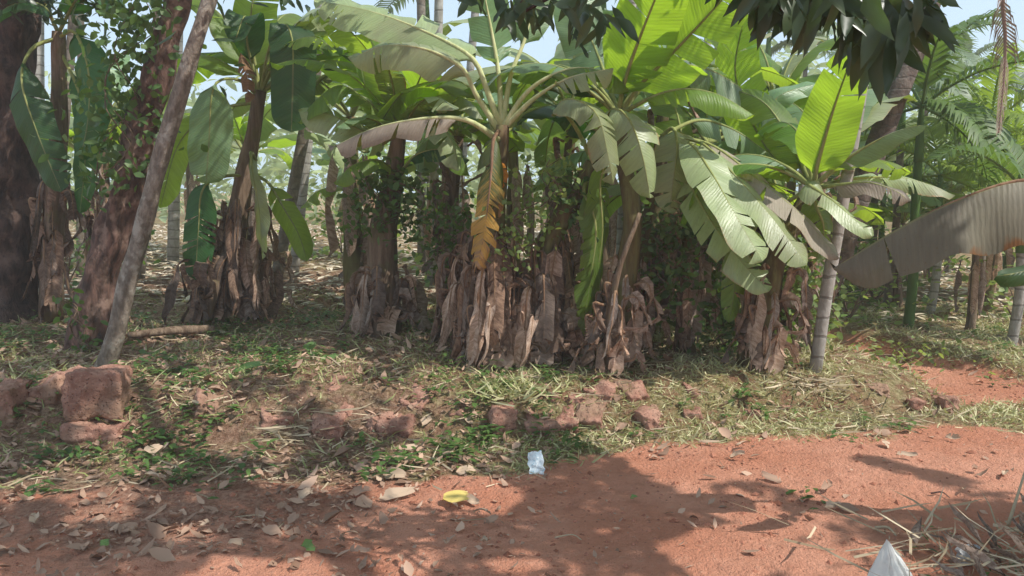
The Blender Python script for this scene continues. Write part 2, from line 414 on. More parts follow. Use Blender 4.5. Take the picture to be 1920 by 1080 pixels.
# ------------------------------------------------------------------ banana leaf builder
def build_leaf(pts, hw, normal, droop=(.5, .5), pf=.12, tears=(3, 3), seed=0, wave=.02, curl=0., tip=4., mat='leaf',
               parent=None, origin=(0, 0, 0), rib='rib', rr=(.020, .004), name='leaf', midrib=True, ns=5, dt=.045, floor=False, side=None, ragged=0., width0=.35):
    rg = random.Random(seed*7919+13)
    n = 40
    c, L = crom(pts, n)
    T = [(c[min(i+1, n)]-c[max(i-1, 0)]).normalized() for i in range(n+1)]
    if side is None:
        chord = (c[n]-c[int(n*pf)]); side = chord.cross(Vector(normal))
        if side.length < 1e-4: side = Vector((1, 0, 0))
        side.normalize()
    S = []; prev = Vector(side)
    for i in range(n+1):
        s = side*.35+prev*.65; s = s-T[i]*s.dot(T[i])
        if s.length < 1e-3: s = prev
        prev = s.normalized(); S.append(prev)
    def frame(t):
        x = min(max(t, 0), 1)*n; i = min(int(x), n-1); f = x-i
        p = c[i].lerp(c[i+1], f); tt = T[i].lerp(T[i+1], f).normalized(); ss = S[i].lerp(S[i+1], f).normalized()
        if t > 1: p = p+tt*((t-1)*L)
        return p, tt, ss, ss.cross(tt).normalized()
    def width(t):
        q = (t-pf)/(1-pf); q = min(max(q, 0), 1)
        return hw*(min(1, q/.22)**.6*(1-width0)+width0*min(1, q/.04))*max(.0, 1-q**tip)**.55
    mb = MB()
    ph = rg.random()*6
    for sg in (1, -1):
        nt_ = tears[0] if sg > 0 else tears[1]
        cuts = sorted(pf+(1-pf)*(.06+.9*rg.random()) for _ in range(nt_))
        cuts = [pf]+[x for i, x in enumerate(cuts) if i == 0 or x-cuts[i-1] > .015]+[1.0]
        dr = droop[0] if sg > 0 else droop[1]
        for a, b in zip(cuts[:-1], cuts[1:]):
            m = max(2, int((b-a)*L/dt+.5))
            da = rg.uniform(-.28, .28)*(1 if nt_ else 0)+rg.uniform(-1, 1)*curl
            gap = rg.uniform(.004, .022)/max(L, .5)*(1 if nt_ else 0)+(rg.random() < .3)*rg.uniform(0, .03)*(1 if nt_ else 0)
            short = 1-ragged*rg.random()
            jag = [rg.uniform(-.16, .05)*(ragged > 0) for _j in range(ns+1)] if b >= 1 else [0]*(ns+1)
            vs = []; uv = []; fs = []
            for i in range(m+1):
                q = i/m
                lat = 0.; dn = 0.
                for j in range(ns+1):
                    s = j/ns
                    t0 = a+(gap*s if a > pf else 0); t1 = b-(gap*s if b < 1 else 0)+jag[j]
                    t = t0+(t1-t0)*q
                    p, tt, ss, nn = frame(t+.05*s*min(1, (1-t)*6))
                    w = width(t)*short
                    if j:
                        ang = dr*(.55+.75*s)+da*s+curl*s*s*1.5
                        lat += math.cos(ang)*w/ns; dn += math.sin(ang)*w/ns
                    wv = wave*math.sin(t*L*9+ph+sg)*s*s+wave*.5*math.sin(t*L*23+ph*2)*s
                    v = p+ss*(sg*lat)-nn*(dn-wv)
                    if j == 0: v = p
                    if floor: v.z = max(v.z, float(gz(v.x, v.y))+.01)
                    vs.append(v); uv.append((.5+.5*sg*s, t*L))
            for i in range(m):
                for j in range(ns):
                    x = i*(ns+1)+j
                    f = (x, x+1, x+ns+2, x+ns+1)
                    fs.append(f if sg > 0 else f[::-1])
            mb.add(vs, fs, uv)
    o = mb.build(name, M[mat] if isinstance(mat, str) else mat, parent, origin)
    if midrib:
        rb = MB()
        cc = [c[i]-frame(i/n)[3]*.004 for i in range(0, n+1, 2)]
        tube(rb, cc[:-1], lambda t: max(rr[1], rr[0]*(1-t)**1.1), 6, len(cc), cap=True)
        rb.build('midrib', M[rib], o, origin)
    return o
FACE = {'c': (0, -1, .2), 'u': (0, 0, 1), 'uc': (0, -.75, .75), 'ul': (-.6, -.3, .8), 'ur': (.6, -.3, .8), 'cl': (-.7, -.8, .15), 'cr': (.7, -.8, .15), 'b': (0, 1, .1), 'bu': (.3, .7, .5)}
def px(pts): return [P(*q) for q in pts]

def stem_part(root, pts, r0, r1, mat='stem', seed=0, name='pseudostem'):
    mb = MB(); tube(mb, pts, (r0, r1), 12, 18, .25, seed)
    return mb.build(name, M[mat], root, root.location)
def dry_skirt(root, pts, n, zr=(.25, .9), length=(.5, 1.0), hw=(.09, .17), k=1.0, seed=0, mats=('dead', 'dead', 'dead_pale', 'dead_dark'), spread=.16, az=(-math.pi, 0.0), r=.09):
    rg = random.Random(seed); n = int(n*2.0); hw = (hw[0]*.3, hw[1]*.72); spread = spread*.85
    c, L = crom(pts, 20)
    for i in range(n):
        f = zr[0]+(min(1, zr[1]+.06)-zr[0])*((i+rg.random())/n)**.8
        b = c[int(f*20)]
        a = rg.uniform(*az)
        out = Vector((math.cos(a), math.sin(a), 0))
        b = b+out*r*rg.uniform(.7, 1.3)
        ln = rg.uniform(length[0]*.7, length[1]*1.2); off = spread*rg.choice([.1, .2, .35, .55, .9])*rg.uniform(.7, 1.2)
        b2 = b+out*off+Vector((rg.uniform(-.05, .05), 0, .02))
        gzv = lambda p: float(gz(p.x, p.y))
        sw = Vector((rg.uniform(-.12, .12), rg.uniform(-.05, .05), 0))
        p3 = b2+out*rg.uniform(-.02, .06)+sw*.35+Vector((0, 0, -ln*.5)); p4 = p3+out*rg.uniform(-.07, .05)+sw*.65+Vector((0, 0, -ln*.5))
        p3.z = max(p3.z, gzv(p3)+.2); p4.z = max(p4.z, gzv(p4)+rg.choice([.02, .05, .12, .22]))
        rag, tr = rg.choice([(.2, 1), (.3, 3), (.6, 7)])
        if rg.random() < .12:   # a blade snapped and folded out sideways
            p3 = p3+Vector((rg.uniform(-.12, .12), 0, rg.uniform(.0, .1)))+out*rg.uniform(.03, .09); p4 = p4+Vector((rg.uniform(-.12, .12), 0, rg.uniform(.05, .2)))
        w = rg.uniform(*hw)
        nr = out+Vector((rg.uniform(-.5, .5), rg.uniform(-.5, .5), .1))
        build_leaf([b, b2, p3, p4], w, nr, (rg.uniform(-.5, 1.0), rg.uniform(-.5, 1.0)), .06, (rg.randint(0, tr), rg.randint(0, tr)), seed*100+i,
                   .03, rg.uniform(-.7, 1.0), 40, rg.choice(mats), root, root.location, 'rib_dead', (.012, .004), 'dry_leaf', True, 5, .05, True, None, rag, .75)
def auto_leaves(root, crown, n, length=(1.2, 1.8), hw=(.17, .24), seed=0, mats=('leaf',), el=(.7, 1.4), droop=(.2, .7), az0=0, azr=6.283, midrib=True, ns=4, dt=.07, arch=(.5, 1.1), rib='rib', tears=(1, 5)):
    rg = random.Random(seed)
    for i in range(n):
        a = az0+azr*((i*.618+rg.uniform(-.06, .06)) % 1)
        e = rg.uniform(*el); ln = rg.uniform(*length); ar = rg.uniform(*arch)
        o = Vector((math.cos(a), math.sin(a), 0)); pts = [Vector(crown)]; p = Vector(crown)
        K = 6
        for k in range(K):
            ang = e-ar*2.2*((k/K)**1.3)
            p = p+(o*math.cos(ang)+Vector((0, 0, 1))*math.sin(ang))*(ln/K); pts.append(p)
        side = Vector((-math.sin(a), math.cos(a), 0))
        # side x tangent must point upwards
        if side.cross(pts[1]-pts[0]).z < 0: side = -side
        build_leaf(pts, rg.uniform(*hw), (0, 0, 1), (rg.uniform(*droop), rg.uniform(*droop)), .16, (rg.randint(*tears), rg.randint(*tears)), seed*50+i, .025, 0, 4,
                   rg.choice(mats), root, root.location, rib, (.018, .004), 'leaf', midrib, ns, dt, False, side)

# ------------------------------------------------------------------ masses of small leaves
def leaves_np(cen, d, up, L, W, fold=.25, curl=.2, rnd=None):
    n = len(cen)
    d = d/np.linalg.norm(d, axis=1, keepdims=True)
    s = np.cross(d, up); s /= np.maximum(1e-6, np.linalg.norm(s, axis=1, keepdims=True))
    nn = np.cross(s, d)
    L = np.broadcast_to(np.asarray(L, float), (n,))[:, None]; W = np.broadcast_to(np.asarray(W, float), (n,))[:, None]
    fold = np.broadcast_to(np.asarray(fold, float), (n,))[:, None]; curl = np.broadcast_to(np.asarray(curl, float), (n,))[:, None]
    def pt(t, w, c): return cen+d*L*t+s*W*w+nn*(W*abs(w)*fold-curl*L*t*t)
    V = np.stack([pt(0, 0, 0), pt(.38, .5, 0), pt(.38, 0, 0), pt(.38, -.5, 0), pt(.75, .36, 0), pt(.75, 0, 0), pt(.75, -.36, 0), pt(1, 0, 0)], 1).reshape(-1, 3)
    base = np.array([[0, 1, 2], [0, 2, 3], [4, 7, 5], [5, 7, 6]]); quad = np.array([[1, 4, 5, 2], [2, 5, 6, 3]])
    off = (np.arange(n)*8)[:, None, None]
    f = (base[None]+off).reshape(-1, 3).tolist()+(quad[None]+off).reshape(-1, 4).tolist()
    r = np.repeat(rnd if rnd is not None else NR.random(n), 8)
    return V, f, r
def lance_np(cen, d, up, L, W, fold=.15, curl=.12):
    """smooth lance shaped leaves with a slightly rippled margin"""
    n = len(cen); d = d/np.linalg.norm(d, axis=1, keepdims=True)
    s = np.cross(d, up); s /= np.maximum(1e-6, np.linalg.norm(s, axis=1, keepdims=True)); nn = np.cross(s, d)
    L = L[:, None]; W = W[:, None]
    st = [(.10, .30), (.24, .78), (.42, 1.), (.60, .92), (.76, .66), (.90, .28)]
    cu = curl*NR.uniform(-.6, 1.8, (n, 1)); sw = NR.normal(0, .10, (n, 1))
    cols = [cen]
    for k, (t, w) in enumerate(st):
        m = cen+d*L*t-nn*cu*L*t*t+s*sw*L*t*t
        rip = NR.normal(0, .10, (n, 1))
        cols += [m+s*W*.5*w+nn*W*(fold*w+rip), m, m-s*W*.5*w+nn*W*(fold*w-rip)]
    cols.append(cen+d*L-nn*cu*L+s*sw*L)
    K = len(cols); V = np.stack(cols, 1).reshape(-1, 3)
    tri = [[0, 1, 2], [0, 2, 3]]; quad = []
    for k in range(len(st)-1):
        a = 1+3*k; quad += [[a, a+3, a+4, a+1], [a+1, a+4, a+5, a+2]]
    a = 1+3*(len(st)-1); tri += [[a, K-1, a+1], [a+1, K-1, a+2]]
    off = (np.arange(n)*K)[:, None, None]
    f = (np.array(tri)[None]+off).reshape(-1, 3).tolist()+(np.array(quad)[None]+off).reshape(-1, 4).tolist()
    return V, f, np.repeat(NR.random(n), K)
def blades_np(cen, d, L, W, bend, rnd=None):
    """grass blades / straws: narrow bent strips"""
    n = len(cen)
    d = d/np.linalg.norm(d, axis=1, keepdims=True)
    s = np.cross(d, NR.normal(size=(n, 3))); s /= np.linalg.norm(s, axis=1, keepdims=True)
    L = np.broadcast_to(L, (n,))[:, None]; W = np.broadcast_to(W, (n,))[:, None]
    hz = NR.normal(size=(n, 3))*np.array([1, 1, .1]); hz /= np.linalg.norm(hz, axis=1, keepdims=True)
    q1 = cen+d*L*.5; q2 = cen+d*L*.85+hz*L*np.broadcast_to(bend, (n,))[:, None]
    V = np.stack([cen-s*W*.5, cen+s*W*.5, q1-s*W*.45, q1+s*W*.45, q2], 1).reshape(-1, 3)
    off = (np.arange(n)*5)[:, None, None]
    f = (np.array([[0, 1, 3, 2]])[None]+off).reshape(-1, 4).tolist()+(np.array([[2, 3, 4]])[None]+off).reshape(-1, 3).tolist()
    return V, f, np.repeat(rnd if rnd is not None else NR.random(n), 5)
def rdir(n, zlo=-1, zhi=1):
    a = NR.random(n)*2*np.pi; z = NR.uniform(zlo, zhi, n); r = np.sqrt(np.maximum(0, 1-z*z))
    return np.stack([r*np.cos(a), r*np.sin(a), z], 1)
def join_np(parts):
    V = []; f = []; r = []; b = 0
    for v, ff, rr in parts:
        V.append(v); f += [[i+b for i in q] for q in ff]; r.append(rr); b += len(v)
    return np.concatenate(V), f, np.concatenate(r)

# ------------------------------------------------------------------ the setting: ground, road
def axis(lo, a, b, hi, d, g=1.16):
    xs = list(np.arange(a, b+1e-6, d)); s = d; x = b
    while x < hi: s *= g; x += s; xs.append(x)
    s = d; x = a; pre = []
    while x > lo: s *= g; x -= s; pre.append(x)
    return np.array(pre[::-1]+xs)
gx = axis(-220, -5.2, 5.6, 220, .04); gy = axis(-60, 2.4, 8.6, 420, .035, 1.07)
X, Y = np.meshgrid(gx, gy, indexing='ij'); Z = gz(X, Y)
rm = road_mask(X, Y); uu, vv, ww = proj(X, Y, Z)
leftness = 1-sstep(-1.6, .6, X)
green = (1-rm)*(.35+.5*fbm(X*1.7+3, Y*1.7))*(1-sstep(9, 12, Y)*.6)*(1-.6*leftness)
lit = np.clip(leftness*.75*sstep(2.6, 3.6, Y)*(Y < 12)+.25*(1-rm), 0, 1)*(.55+.7*fbm(X*2.3+9, Y*2.3))
nx, ny = X.shape
ids = np.arange(nx*ny).reshape(nx, ny)
q = np.stack([ids[:-1, :-1], ids[1:, :-1], ids[1:, 1:], ids[:-1, 1:]], -1).reshape(-1, 4)
fr = rm.ravel()[q].mean(1)
V = np.stack([X, Y, Z], -1).reshape(-1, 3)
mask = np.stack([rm, green, lit, np.ones_like(rm)], -1).reshape(-1, 4)
for nm, sel in (('ground', fr <= .5), ('dirt_road', fr > .5)):
    qq = q[sel]; used = np.unique(qq); re = np.zeros(nx*ny, int); re[used] = np.arange(len(used))
    o = mesh_obj(nm, V[used], re[qq].tolist(), M['ground'])
    a = o.data.attributes.new('mask', 'FLOAT_COLOR', 'POINT'); a.data.foreach_set('color', mask[used].ravel())
    tag(o, kind='structure')

# ------------------------------------------------------------------ ground cover
def scatter(n, x0, x1, y0, y1, w):
    x = NR.uniform(x0, x1, n); y = NR.uniform(y0, y1, n)
    k = NR.random(n) < w(x, y)
    x, y = x[k], y[k]
    return np.stack([x, y, gz(x, y)], 1)
def stuff(name, parts, mat, label, cat):
    v, f, r = join_np(parts) if isinstance(parts, list) else parts
    o = mesh_obj(name, v, f, M[mat], uv=None, c=r)
    return tag(o, label, cat, kind='stuff')
def wg(x, y):
    left = 1-sstep(-.6, .6, x)
    fade = sstep(-.1, .75, y-roady(x)+(fbm(x*3+2, y*3)-.5)*.9)*left+(1-left)
    return np.clip((1-road_mask(x, y))*(.15+1.3*sstep(.35, .65, fbm(x*2.2, y*2.2)))*(1-.72*left)*fade, 0, 1)
c = scatter(190000, -5, 5.5, 3.7, 9.5, wg); n = len(c)
d = rdir(n, -.05, .9)
stuff('short_grass', blades_np(c+np.array([0, 0, -.004]), d, np.clip(NR.gamma(3, .019, n), .015, .16), NR.uniform(.004, .012, n), NR.uniform(0, .6, n),
      np.clip(NR.normal(.10+.50*sstep(-.6, 1.2, c[:, 0]), .25), 0, 1)), 'grass', 'short drying grass and cut stalks covering the raised bank', 'grass')
ws = lambda x, y: np.clip((1-road_mask(x, y))*(.3+sstep(.4, .7, fbm(x*1.5+4, y*1.5))), 0, 1)*(.45+.4*(x > 0))+.10*(x < .2)*sstep(3.2, 4.4, y)
c = scatter(16000, -5, 5.5, 3.2, 8.5, ws); n = len(c)
stuff('dry_straw', blades_np(c+np.array([0, 0, .012]), rdir(n, -.12, .3), NR.uniform(.06, .28, n), NR.uniform(.004, .010, n), NR.uniform(0, .15, n)), 'straw', 'loose dry straw and stalks lying over the bank', 'straw')
ww_ = lambda x, y: np.clip((1-road_mask(x, y)*.93)*(sstep(.45, .62, fbm(x*1.9+8, y*1.9+2)))*(.25+.6*(x < .4)), 0, 1)*sstep(3.5, 4.7, y)
c = scatter(3600, -5, 5.0, 3.2, 8.2, ww_)
parts = []
for p in c:
    m = R.randint(5, 13); h = R.uniform(.02, .11)
    cen = p+NR.normal(size=(m, 3))*np.array([.05, .05, .02])+np.array([0, 0, h*.6])
    cen[:, 2] = np.maximum(cen[:, 2], p[2]+.005)
    dd = rdir(m, -.15, .5); parts.append(leaves_np(cen, dd, np.tile([0, 0, 1.], (m, 1)), NR.uniform(.03, .085, m), NR.uniform(.016, .042, m), .2, .25, np.clip(NR.normal(.4, .3, m), 0, 1)))
stuff('low_weeds', parts, 'weed', 'small broad leaved green weeds sprouting through the leaf litter', 'weeds')
wl = lambda x, y: np.clip((.10*road_mask(x, y)+.55*(1-road_mask(x, y)))*(1-.5*sstep(0, 2, x))+.65*(1-sstep(-1.3, .5, x))*sstep(2.6, 3.6, y), 0, 1)*(.25+1.1*sstep(.35, .6, fbm(x*2.6+1, y*2.6+7)))
c = scatter(52000, -5.5, 5.5, 2.4, 10.5, wl); n = len(c)
lsz = np.clip(NR.gamma(2.2, .0155, n), .012, .12)
dd = rdir(n, -.12, .22); up = np.tile([0, 0, 1.], (n, 1))+NR.normal(size=(n, 3))*.35
stuff('leaf_litter', leaves_np(c+np.array([0, 0, .012]), dd, up, lsz, lsz*NR.uniform(.25, .75, n), NR.uniform(-.6, .9, n), NR.uniform(-.7, .7, n), np.clip(NR.normal(.46, .3, n), 0, 1)),
      'litter', 'brown dead leaves strewn thickly over the ground', 'leaf litter')
wc = lambda x, y: road_mask(x, y)*(.15+.9*sstep(.4, .7, fbm(x*1.7+5, y*1.7+3)))
c = scatter(20000, -3.5, 5.5, 2.4, 7.5, wc); n = len(c)
sz = NR.gamma(1.3, .0046, n)+.002
oc = np.array([[1, 0, 0], [-1, 0, 0], [0, 1, 0], [0, -1, 0], [0, 0, 1], [0, 0, -1]], float)
vv_ = (c[:, None, :]+oc[None]*sz[:, None, None]*NR.uniform(.55, 1.3, (n, 6, 1))*np.array([1, 1, .7])).reshape(-1, 3)
of = np.array([[0, 2, 4], [2, 1, 4], [1, 3, 4], [3, 0, 4], [2, 0, 5], [1, 2, 5], [3, 1, 5], [0, 3, 5]])
ff = (of[None]+(np.arange(n)*6)[:, None, None]).reshape(-1, 3).tolist()
o = mesh_obj('soil_crumbs', vv_, ff, M['crumb'], c=np.repeat(NR.random(n), 6), smooth=False); tag(o, 'crumbs of red soil and grit scattered on the road', 'soil', kind='stuff')
# far floor litter seen between the trunks, sunlight painted into its pale colour
M['sunlit_litter'] = small_leaf_mat('sunlit_litter', (.40, .30, .20), (.85, .74, .60), (.3, .25, .15), .1, .8, .2)
c = scatter(26000, -14, 8, 8.5, 24, lambda x, y: .6+0*x); n = len(c)
stuff('far_floor_litter', leaves_np(c+np.array([0, 0, .02]), rdir(n, -.1, .3), np.tile([0, 0, 1.], (n, 1)), NR.uniform(.08, .28, n), NR.uniform(.04, .09, n), .2, .1, NR.random(n)**.8), 'sunlit_litter', 'fallen leaves coloured sunlit pale on the floor beyond the banana plants', 'leaf litter')

# ------------------------------------------------------------------ laterite blocks
def block(u, v, wpx, hpx, yaw, label, tilt=(0, 0), depth=.30, sink=.03, seed=0, Y=None, rough=1.0, z=None, zadd=0):
    g = G1(u, v)
    if Y is not None:
        p = P(u, v, Y); g = p
    sc = g.y/F
    w, h = wpx*sc*.84, hpx*sc*.92
    K = 14
    rg = random.Random(seed)
    off = Vector((rg.random()*50, rg.random()*50, rg.random()*50))
    vs = {}; faces = []
    V = []; 
    def vid(i, j, k):
        key = (i, j, k)
        if key not in vs:
            a = Vector((i/K-.5, j/K-.5, k/K-.5))
            q = Vector((abs(a.x)*2, abs(a.y)*2, abs(a.z)*2))
            # worn corners
            ex = sum(1 for t in q if t > .999)
            pull = 1-.025*(ex >= 2)-.04*(ex >= 3)
            p = Vector((a.x*w, a.y*depth, a.z*h))*pull
            nn = noise.noise(p*9+off)*.034+noise.noise(p*28+off)*.020+noise.noise(p*60+off)*.010+noise.noise(p*3.5+off)*.035
            p += a.normalized()*nn*rough
            vs[key] = len(V); V.append(p)
        return vs[key]
    for ax in range(3):
        for s in (0, K):
            for i in range(K):
                for j in range(K):
                    def id2(a, b):
                        t = [a, b]; t.insert(ax, s); return vid(*t)
                    f = [id2(i, j), id2(i+1, j), id2(i+1, j+1), id2(i, j+1)]
                    if (s == 0) != (ax == 1): f = f[::-1]
                    faces.append(tuple(f))
    if seed not in (1, 2, 4): sink += .008+.022*rg.random()+.022*(5 <= seed <= 12); tilt = (tilt[0]+rg.uniform(-.12, .2), tilt[1]+rg.uniform(-.15, .15))
    loc = Vector((g.x, g.y+depth*.5*abs(math.cos(yaw)), g.z+h*.5-sink+zadd))
    o = mesh_obj('laterite_block', np.array([tuple(p) for p in V]), faces, M['laterite'], None, None)
    o.location = loc; o.rotation_euler = (tilt[0], tilt[1], yaw)
    tag(o, label, 'stone block', 'rough laterite blocks edging the bank')
    return o
rg = math.radians
block(172, 832, 122, 52, .05, 'lower half buried red block under the big square corner block', seed=1, depth=.24, sink=.05)
block(170, 806, 124, 104, .18, 'big square weathered block stacked on top at the left corner', (0, .02), seed=2, depth=.25, zadd=.05, sink=0, rough=.9)
block(78, 752, 92, 56, -.3, 'brown block lying just left of the stacked corner block', (.1, -.1), seed=3)
block(-4, 800, 58, 90, .1, 'red block cut by the left edge of the photo', seed=4)
block(378, 782, 62, 56, .5, 'small pinkish sunlit stone among straw right of the corner block', (.3, .3), seed=5, depth=.2, rough=1.5)
block(508, 800, 66, 44, .3, 'half covered stone in green weeds left of the dark low stone', (.2, .1), seed=6, depth=.25)
block(612, 824, 78, 60, -.1, 'dark low red stone half sunk under weeds left of the squared shaded block', (.15, 0), seed=7)
block(742, 818, 72, 56, -.12, 'squared shaded block with a flat face alone on the bank edge', seed=8, depth=.28)
block(702, 798, 34, 40, .4, 'small block peeping out behind left of the squared shaded block', seed=9, depth=.2)
block(776, 762, 52, 34, -.2, 'flat red slab up the bank behind the squared shaded block', (.1, .1), seed=10, depth=.25)
block(636, 730, 60, 24, .2, 'low red stone in the leaves up the shaded bank', (.1, .1), seed=11)
block(850, 782, 36, 28, .2, 'little shaded stone among dead leaves right of the squared block', seed=12, depth=.2)
block(945, 812, 56, 66, .15, 'upright dark fronted block with a lit leafy top', (0, .06), seed=13, depth=.25)
block(1016, 818, 62, 50, -.1, 'crumbled sunlit block left of the three in a row', (.25, 0), seed=14, depth=.28, rough=1.5)
block(1064, 814, 50, 48, .05, 'pinkish cracked block, middle of the sunlit row', (.05, 0), seed=15, depth=.3)
block(1118, 806, 62, 52, -.3, 'pitted sunlit block at the right of the row', (.3, -.15), seed=16, depth=.28, rough=1.3)
block(1046, 750, 34, 30, .1, 'small red stone on the bank above the sunlit row', seed=17, depth=.2)
block(1092, 756, 34, 24, -.4, 'small shaded stone between the upper lit blocks and the row', seed=18, depth=.2)
block(1126, 742, 60, 36, -.25, 'rounded orange block at the foot of the banana clump', (.25, .05), seed=19, depth=.3, rough=1.4)
block(1188, 748, 50, 36, .35, 'angular lit block right of the rounded orange block', (.3, -.1), seed=20, depth=.26)
block(1212, 806, 40, 40, .3, 'block with bright top edge, left of the right hand pair', seed=21, depth=.26)
block(1240, 806, 30, 34, -.2, 'darker narrow block leaning on the right hand pair', (0, .15), seed=22, depth=.2)
block(1214, 770, 44, 26, .1, 'lit crumbly stone just above the right hand pair', (.3, .2), seed=23, depth=.18, rough=1.6)
block(1292, 738, 38, 28, .6, 'triangular pink stone alone on the grassy bank', (.35, .3), seed=24, depth=.24)
block(1300, 786, 38, 34, 0, 'dark faced block overhung by dry grass', seed=25, depth=.28)
block(1415, 780, 48, 28, -.2, 'small reddish block under the grassy lip right of centre', seed=26, depth=.24)
block(1470, 770, 40, 22, .3, 'buried stone under cut grass along the right bank', seed=27, depth=.24)
block(1652, 742, 40, 24, .2, 'low brown stone in the grass left of the far end block', seed=28, depth=.22)
block(1720, 766, 34, 28, .2, 'small stone just left of the far end block', seed=29, depth=.2)
block(1778, 770, 36, 42, .2, 'upright red block ending the bank beside the track', seed=30, depth=.28)

# ------------------------------------------------------------------ fallen things on the ground, each its own object
def flat_leaf(u, v, lpx, wpx, ang, mat, label, seed, fold=.3, curl=.15, name='fallen_leaf', cat='fallen leaf', group='dead leaves on the road', tilt=.12, dup=1, lift=.012):
    g = G1(u, v); sc = g.y/F
    rgx = random.Random(seed)
    a = ang
    dd = Vector((math.cos(a), math.sin(a), tilt)); L = lpx*sc
    p0 = g-dd*(L*.5); pts = []
    for i in range(4):
        p = p0+dd*(L*i/3); p.z = float(gz(p.x, p.y))+lift+.02*rgx.random()+(tilt*L*i/3)
        pts.append(p)
    o = build_leaf(pts, wpx*sc*.5, (rgx.uniform(-.2, .2), -.25, 1), (-fold*rgx.uniform(.5, 1.5), -fold*rgx.uniform(.2, 1.4)), .08, (dup, dup), seed, .012, curl*rgx.uniform(-1, 1), 2.2, mat, None, None, name=name, midrib=False, ns=4, dt=.02, ragged=.25)
    tag(o, label, cat, group)
    return o
_ = lambda m: M[m]
flat_leaf(852, 946, 62, 40, .45, 'yellow', 'bright yellow leaf lying on the shaded road', 1, group='leaves lying singly', fold=-.08, curl=.02, dup=0, tilt=.12, lift=.022)
flat_leaf(884, 948, 40, 22, -.5, 'tan', 'pale tan leaf touching the bright yellow leaf', 2)
flat_leaf(745, 938, 90, 26, .35, 'tan', 'long straw coloured dry leaf left of the yellow leaf', 3)
flat_leaf(738, 898, 56, 30, -.3, 'tan', 'broad buff dry leaf above the long straw coloured leaf', 4)
flat_leaf(772, 852, 36, 36, .8, 'tan', 'pale sunlit leaf below the squared shaded block', 5)
flat_leaf(840, 854, 36, 26, 2.2, 'tan', 'forked pale leaf below the shaded bank', 6)
flat_leaf(872, 890, 44, 28, .1, 'tan', 'sunlit buff leaf up the road from the yellow leaf', 7)
flat_leaf(878, 794, 34, 16, -.8, 'tan', 'pale curled leaf on the bank right of the shaded block', 8)
flat_leaf(898, 826, 30, 16, -.9, 'tan', 'slim pale leaf under the upright dark fronted block', 9)
flat_leaf(1188, 940, 18, 16, .2, 'greenleaf', 'small olive leaf alone on the shaded road', 10, group='leaves lying singly')
flat_leaf(1390, 842, 36, 16, .3, 'tan', 'pale leaf on the sunlit road edge, right of its pair', 11)
flat_leaf(1330, 836, 44, 16, -.3, 'tan', 'straw coloured leaf on the sunlit road edge, left of its pair', 12)
flat_leaf(1698, 862, 44, 14, -.3, 'tan', 'curled brown leaf on the right side of the road', 13)
flat_leaf(1560, 956, 34, 18, .1, 'tan', 'buff leaf inside the pointed shadow on the road', 14)
flat_leaf(580, 1036, 22, 34, 1.2, 'greenleaf', 'grey green leaf standing on the lower left road', 15, group='leaves lying singly', tilt=.4)
flat_leaf(196, 1028, 20, 20, .8, 'greenleaf', 'fresh green leaf in the lower left shade', 16, group='leaves lying singly')
flat_leaf(655, 1012, 48, 20, -.2, 'tan', 'broad curled leaf in the lower left dapples', 17)
flat_leaf(285, 905, 90, 30, -.55, 'tan', 'long curled brown leaf on the left litter', 18, fold=.9)
flat_leaf(298, 860, 30, 60, 1.4, 'tan', 'upright brown leaf below the corner block', 19, tilt=.5)
flat_leaf(465, 700, 60, 26, 0, 'greenleaf', 'pale green leaf on the bank among weeds', 20, group='leaves lying singly')
flat_leaf(585, 664, 22, 34, 1.3, 'greenleaf', 'light green oval leaf standing on the shaded bank', 21, group='leaves lying singly', tilt=.6)
flat_leaf(615, 678, 40, 22, .1, 'greenleaf', 'bluish green leaf on the shaded bank right of the oval one', 22, group='leaves lying singly')
flat_leaf(800, 800, 30, 22, .9, 'tan', 'pale leaf right of the squared shaded block foot', 23)
for i in range(46):
    u = R.uniform(40, 1000) if i < 34 else R.uniform(1000, 1900); v = R.uniform(850, 1070) if i < 34 else R.uniform(800, 1000)
    flat_leaf(u, v, R.uniform(22, 50), R.uniform(12, 26), R.uniform(0, 6.28), R.choice(['tan', 'litter', 'litter']),
              'small brown dead leaf in the scatter over the shaded road' if i < 34 else 'small dry leaf in the scatter over the sunlit road', 40+i, fold=.5, group='dead leaves scattered in the road shade' if i < 34 else 'dead leaves scattered on the sunny road')
def twig(u0, v0, u1, v1, r, label, mat='straw', bend=.02, lift=.015, lift1=None):
    a = G1(u0, v0); b = G1(u1, v1); a.z += lift; b.z += lift if lift1 is None else lift1
    m = (a+b)/2+Vector((bend, bend, .01))
    mb = MB(); tube(mb, [a, m, b], (r, r*.5), 6, 8, .4, u0)
    o = mb.build('twig', M[mat], None, a); tag(o, label, 'twig', 'dry twigs on the ground')
twig(1040, 1014, 1090, 1018, .004, 'thin pale twig on the shaded road below the packet')
twig(440, 975, 512, 982, .003, 'thin white stalk on the left litter')
twig(1745, 930, 1780, 938, .005, 'short dark stick on the sunlit road', 'bark_red')
twig(1810, 962, 1822, 945, .004, 'forked twig at the edge of the right hand heap')
twig(1640, 995, 1680, 1010, .008, 'grey stick beside the point of the white sack')
twig(1890, 990, 1925, 945, .008, 'slanting bare stalk rising from the heap at the right edge', lift1=.28)
twig(220, 640, 310, 632, .03, 'thin brown branch lying behind the grey trunk', 'stem_dry', lift=.03)
# fallen banana stem
a, b = G1(240, 640), G1(402, 630); a.z += .05; b.z += .06
mb = MB(); tube(mb, [a, (a+b)/2+Vector((0, 0, .015)), b], (.03, .04), 10, 14, .35, 3)
tag(mb.build('log', M['stem_dry'], None, a), 'fallen brown banana stem lying under the left clump', 'log')
